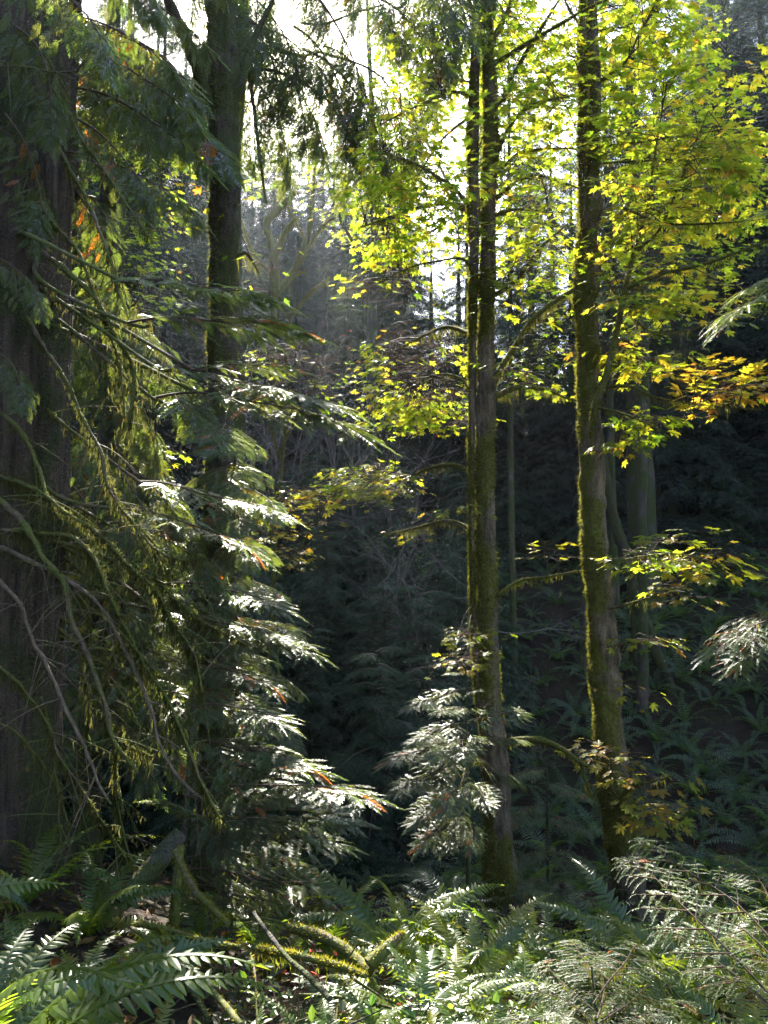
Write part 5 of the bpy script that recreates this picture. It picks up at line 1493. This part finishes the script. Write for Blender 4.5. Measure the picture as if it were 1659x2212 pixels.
log('stick', 'thin dark stick slanting across the sunlit foreground', 'stick', [(548, 1972, 7, 3.3), (575, 2010, 9, 3.1), (620, 2068, 11, 2.9), (662, 2105, 12, 2.75), (712, 2158, 13, 2.6)], 0, M_DARKBARK, seed=1)
log('fallen_branch', 'mossy fallen branch running behind the dark fern frond', 'branch', [(290, 1996, 11, 3.6), (340, 2003, 12, 3.55), (394, 2018, 12, 3.5), (460, 2038, 13, 3.4), (520, 2046, 10, 3.35)], 0.35, seed=2)
log('fallen_branch', 'pale bare fallen branch slanting down to the bottom left', 'branch', [(285, 2005, 9, 3.5), (346, 2046, 12, 3.3), (404, 2084, 13, 3.1), (476, 2161, 14, 2.8), (520, 2215, 14, 2.6)], 0.05, seed=3)
log('fallen_branch', 'bright yellow green mossy branch lying across the middle foreground', 'branch', [(560, 2050, 13, 3.3), (600, 2058, 15, 3.25), (639, 2064, 15, 3.2), (690, 2076, 15, 3.15), (735, 2088, 15, 3.1), (790, 2108, 12, 3.0)], 1.0, drapes=50, seed=4)
log('log', 'broken reddish log with moss on top, behind the bright branch', 'log', [(625, 2002, 22, 3.7), (697, 2024, 24, 3.6), (754, 2058, 24, 3.5), (800, 2100, 22, 3.35)], 0.6, seed=5)
log('log', 'short mossy broken log end pointing up among the ferns', 'log', [(798, 2085, 34, 3.3), (815, 2068, 32, 3.32), (841, 2042, 26, 3.36), (860, 2026, 17, 3.4), (873, 2015, 5, 3.42)], 1.0, seed=6)
log('fallen_branch', 'mossy prop leaning right below the silvery cedar sprays', 'branch', [(378, 1838, 14, 4.0), (418, 1921, 15, 3.85), (452, 1955, 14, 3.75), (492, 1996, 12, 3.6)], 0.9, drapes=60, seed=7)
log('log', 'thick dark leaning log at the foot of the young cedar', 'log', [(262, 1952, 36, 4.0), (290, 1918, 42, 4.05), (320, 1885, 44, 4.1), (350, 1848, 42, 4.15), (392, 1798, 34, 4.2)], 0.25, M_DARKBARK, seed=8)
log('log', 'mossy upright post under the silvery cedar sprays', 'log', [(376, 1995, 22, 4.0), (380, 1940, 20, 4.0), (383, 1885, 19, 4.02), (392, 1825, 14, 4.05)], 0.7, drapes=80, seed=9)
log('log', 'moss lump on a short log in the dark lower left', 'log', [(258, 2068, 16, 2.75), (272, 2095, 26, 2.7), (288, 2125, 28, 2.65), (312, 2165, 22, 2.6)], 1.0, drapes=40, seed=10)
log('stick', 'thin pale twig standing upright in the lower middle', 'stick', [(541, 2060, 4, 2.9), (550, 2100, 5, 2.8), (553, 2150, 5, 2.7), (556, 2215, 6, 2.6)], 0.1, seed=11)
log('fallen_branch', 'thin grey branch arching above the broken reddish log', 'branch', [(520, 1988, 6, 3.9), (570, 1984, 6, 3.85), (620, 1998, 5, 3.8), (660, 2030, 4, 3.7)], 0.1, seed=12)
log('fallen_branch', 'brown bare branch beneath the pale one at lower left', 'branch', [(300, 2040, 10, 3.3), (360, 2095, 12, 3.1), (420, 2150, 12, 2.9), (450, 2200, 12, 2.75)], 0.1, M_DARKBARK, seed=13)
log('fallen_branch', 'mossy arched branch low beside the dark fern', 'branch', [(350, 2010, 9, 3.4), (368, 2050, 11, 3.3), (395, 2082, 11, 3.2), (410, 2110, 8, 3.1)], 0.9, seed=14)
log('stick', 'slim stick poking up beside the short mossy log end', 'stick', [(748, 2078, 4, 3.3), (765, 2050, 4, 3.3), (775, 2030, 3, 3.3)], 0, seed=15)

def stump():
    q = P(1443, 2180, 5.7); q[2] = float(ground(q[0], q[1])) - .1
    T = thing('stump', 'rotten reddish broken stump right of the leaning maple base', 'stump', q)
    mb = MB()
    H = P(1443, 2040, 5.7)[2] - q[2]
    c = np.stack([0.03 * np.linspace(0, 1, 20), 0 * np.linspace(0, 1, 20), np.linspace(-.15, H, 20)], -1)
    v, d = tube(mb, c, 0.065 * (1 + .5 * np.exp(-np.linspace(0, 5, 20))), 22, 0, cap=False,
                fn=lambda cc, dd, a: (1 + .22 * vnoise(np.stack([np.cos(a) * 2.5, np.sin(a) * 2.5, a * 0], -1)[None] + cc[:, None] * [0, 0, 1.5])))
    rg = np.random.default_rng(3)
    for i in range(14):
        a = i / 14 * 2 * math.pi
        p = np.array([.03 + math.cos(a) * .055, math.sin(a) * .055, H - .03])
        h = rg.uniform(.04, .16)
        tube(mb, p + np.array([[0, 0, 0], [.004, 0, h * .6], [.0, .004, h]]), [0.02, .014, .003], 5, 0)
    mb.build('wood', [bark_mat('rotten wood', (0.06, 0.025, 0.012), (0.24, 0.11, 0.05), (.08, .08, .02), .2, (1, 1, .15), 18, .8)], T)
stump()

# low leafy plants among the twigs
def low_plant(label, u, v, Y, seed, n=60, col=(0.10, 0.19, 0.022), size=.035, h=.28):
    rg = np.random.default_rng(seed)
    q = P(u, v, Y); q[2] = float(ground(q[0], Y))
    T = thing('huckleberry_bush', label, 'bush', q, 'small bushes of the foreground')
    st, lf = MB(), MB()
    for i in range(9):
        d = nrm(np.array([rg.normal(0, .6), rg.normal(0, .6), 1]))
        l = h * rg.uniform(.7, 1.4)
        t = np.linspace(0, 1, 6)[:, None]
        c = d * l * t + np.array([d[0], d[1], -.3]) * l * .4 * t ** 2
        tube(st, c, np.linspace(.003, .001, 6), 4, 0, (0.12, 0.05, 0.03), cap=False)
        m = n // 9
        k = rg.uniform(.2, 1, m)
        p = np.stack([np.interp(k, t[:, 0], c[:, j]) for j in range(3)], -1)
        dd = rg.normal(0, 1, (m, 3)) * [1, 1, .3] + d * .4
        add_inst(lf, OVAL, dd, rg.normal(0, .3, (m, 3)) + [0, -.1, 1], p, rg.uniform(.6, 1.3, m) * size, 0, jit_col(col, m, rg, .35))
    st.build('stem', [M_TWIG], T)
    lf.build('foliage', [M_BROAD], T)
for i, (u, v, Y, c, lab) in enumerate([
    (690, 2010, 3.6, (0.30, 0.07, 0.05), 'reddish leaved bush on top of the broken log'), (770, 2120, 3.0, (0.32, 0.08, 0.05), 'small red leaved plant right of the bright mossy branch'), (640, 2130, 2.9, (0.12, 0.22, 0.025), 'green bush below the bright mossy branch'),
    (820, 2150, 2.8, (0.15, 0.27, 0.03), 'yellow green bush at the bottom middle'), (900, 2200, 2.6, (0.15, 0.27, 0.03), 'leafy bush under the pale backlit fern'), (560, 2130, 2.9, (0.10, 0.16, 0.03), 'small bush beside the upright pale twig'), (500, 2060, 3.4, (0.14, 0.17, 0.03), 'mossy little bush behind the dark fern frond'),
    (200, 2150, 2.2, (0.09, 0.19, 0.025), 'green leafy bush beneath the big glossy fern'), (680, 2190, 2.5, (0.12, 0.20, 0.025), 'low bush left of the bottom fern'), (960, 2150, 3.0, (0.15, 0.26, 0.03), 'sunlit bush between the two central ferns'), (440, 2130, 2.8, (0.10, 0.15, 0.03), 'dim bush between the fallen branches')]):
    low_plant(lab, u, v, Y, 600 + i, 110, c, .04 if i > 1 else .03, .3)

# twig tangle: each fallen twig a thing
TG = np.random.default_rng(620)
for i in range(46):
    u, v = TG.uniform(330, 1000), TG.uniform(2010, 2210)
    Y = np.interp(v, [2000, 2210], [3.9, 2.6])
    q = P(u, v, Y); q[2] = float(ground(q[0], Y)) + TG.uniform(.03, .22)
    a, l = TG.uniform(0, 6.28), TG.uniform(.25, .9)
    d = np.array([math.cos(a), math.sin(a) * .7, TG.uniform(-.25, .35)])
    t = np.linspace(-.5, .5, 7)[:, None]
    c = d * l * t + np.array([TG.normal(0, .1), TG.normal(0, .1), TG.normal(0, .12)]) * l * t ** 2 * 2
    mb = MB(); tube(mb, c, np.linspace(.006, .002, 7) * TG.uniform(.5, 1.5), 5, 0, bump=.15, bscale=20)
    o = mb.build('twig', [M_DEADWOOD if i % 3 else M_DARKBARK]); o.location = q
    tag(o, 'thin dry twig lying in the tangle of the sunlit foreground', 'twig', 'fallen twigs of the foreground')

# ================================================================== thin haze in the air
if HAZE > 0:
    m, nt, N, L = new_mat('haze')
    out = N.new('ShaderNodeOutputMaterial')
    pv = N.new('ShaderNodeVolumePrincipled')
    pv.inputs['Color'].default_value = (0.80, 0.88, 1.0, 1)
    pv.inputs['Density'].default_value = HAZE
    pv.inputs['Anisotropy'].default_value = 0.55
    L.new(pv.outputs[0], out.inputs['Volume'])
    mb = MB()
    x, y0, y1, z0, z1 = 110, -80, 180, -6.5, 52
    V = [(sx, sy, sz) for sx in (-x, x) for sy in (y0, y1) for sz in (z0, z1)]
    mb.add(V, [(0, 1, 3, 2), (4, 6, 7, 5), (0, 4, 5, 1), (2, 3, 7, 6), (0, 2, 6, 4), (1, 5, 7, 3)], 0, smooth=False)
    o = mb.build('haze', [m])
    tag(o, None, None, None, 'stuff')
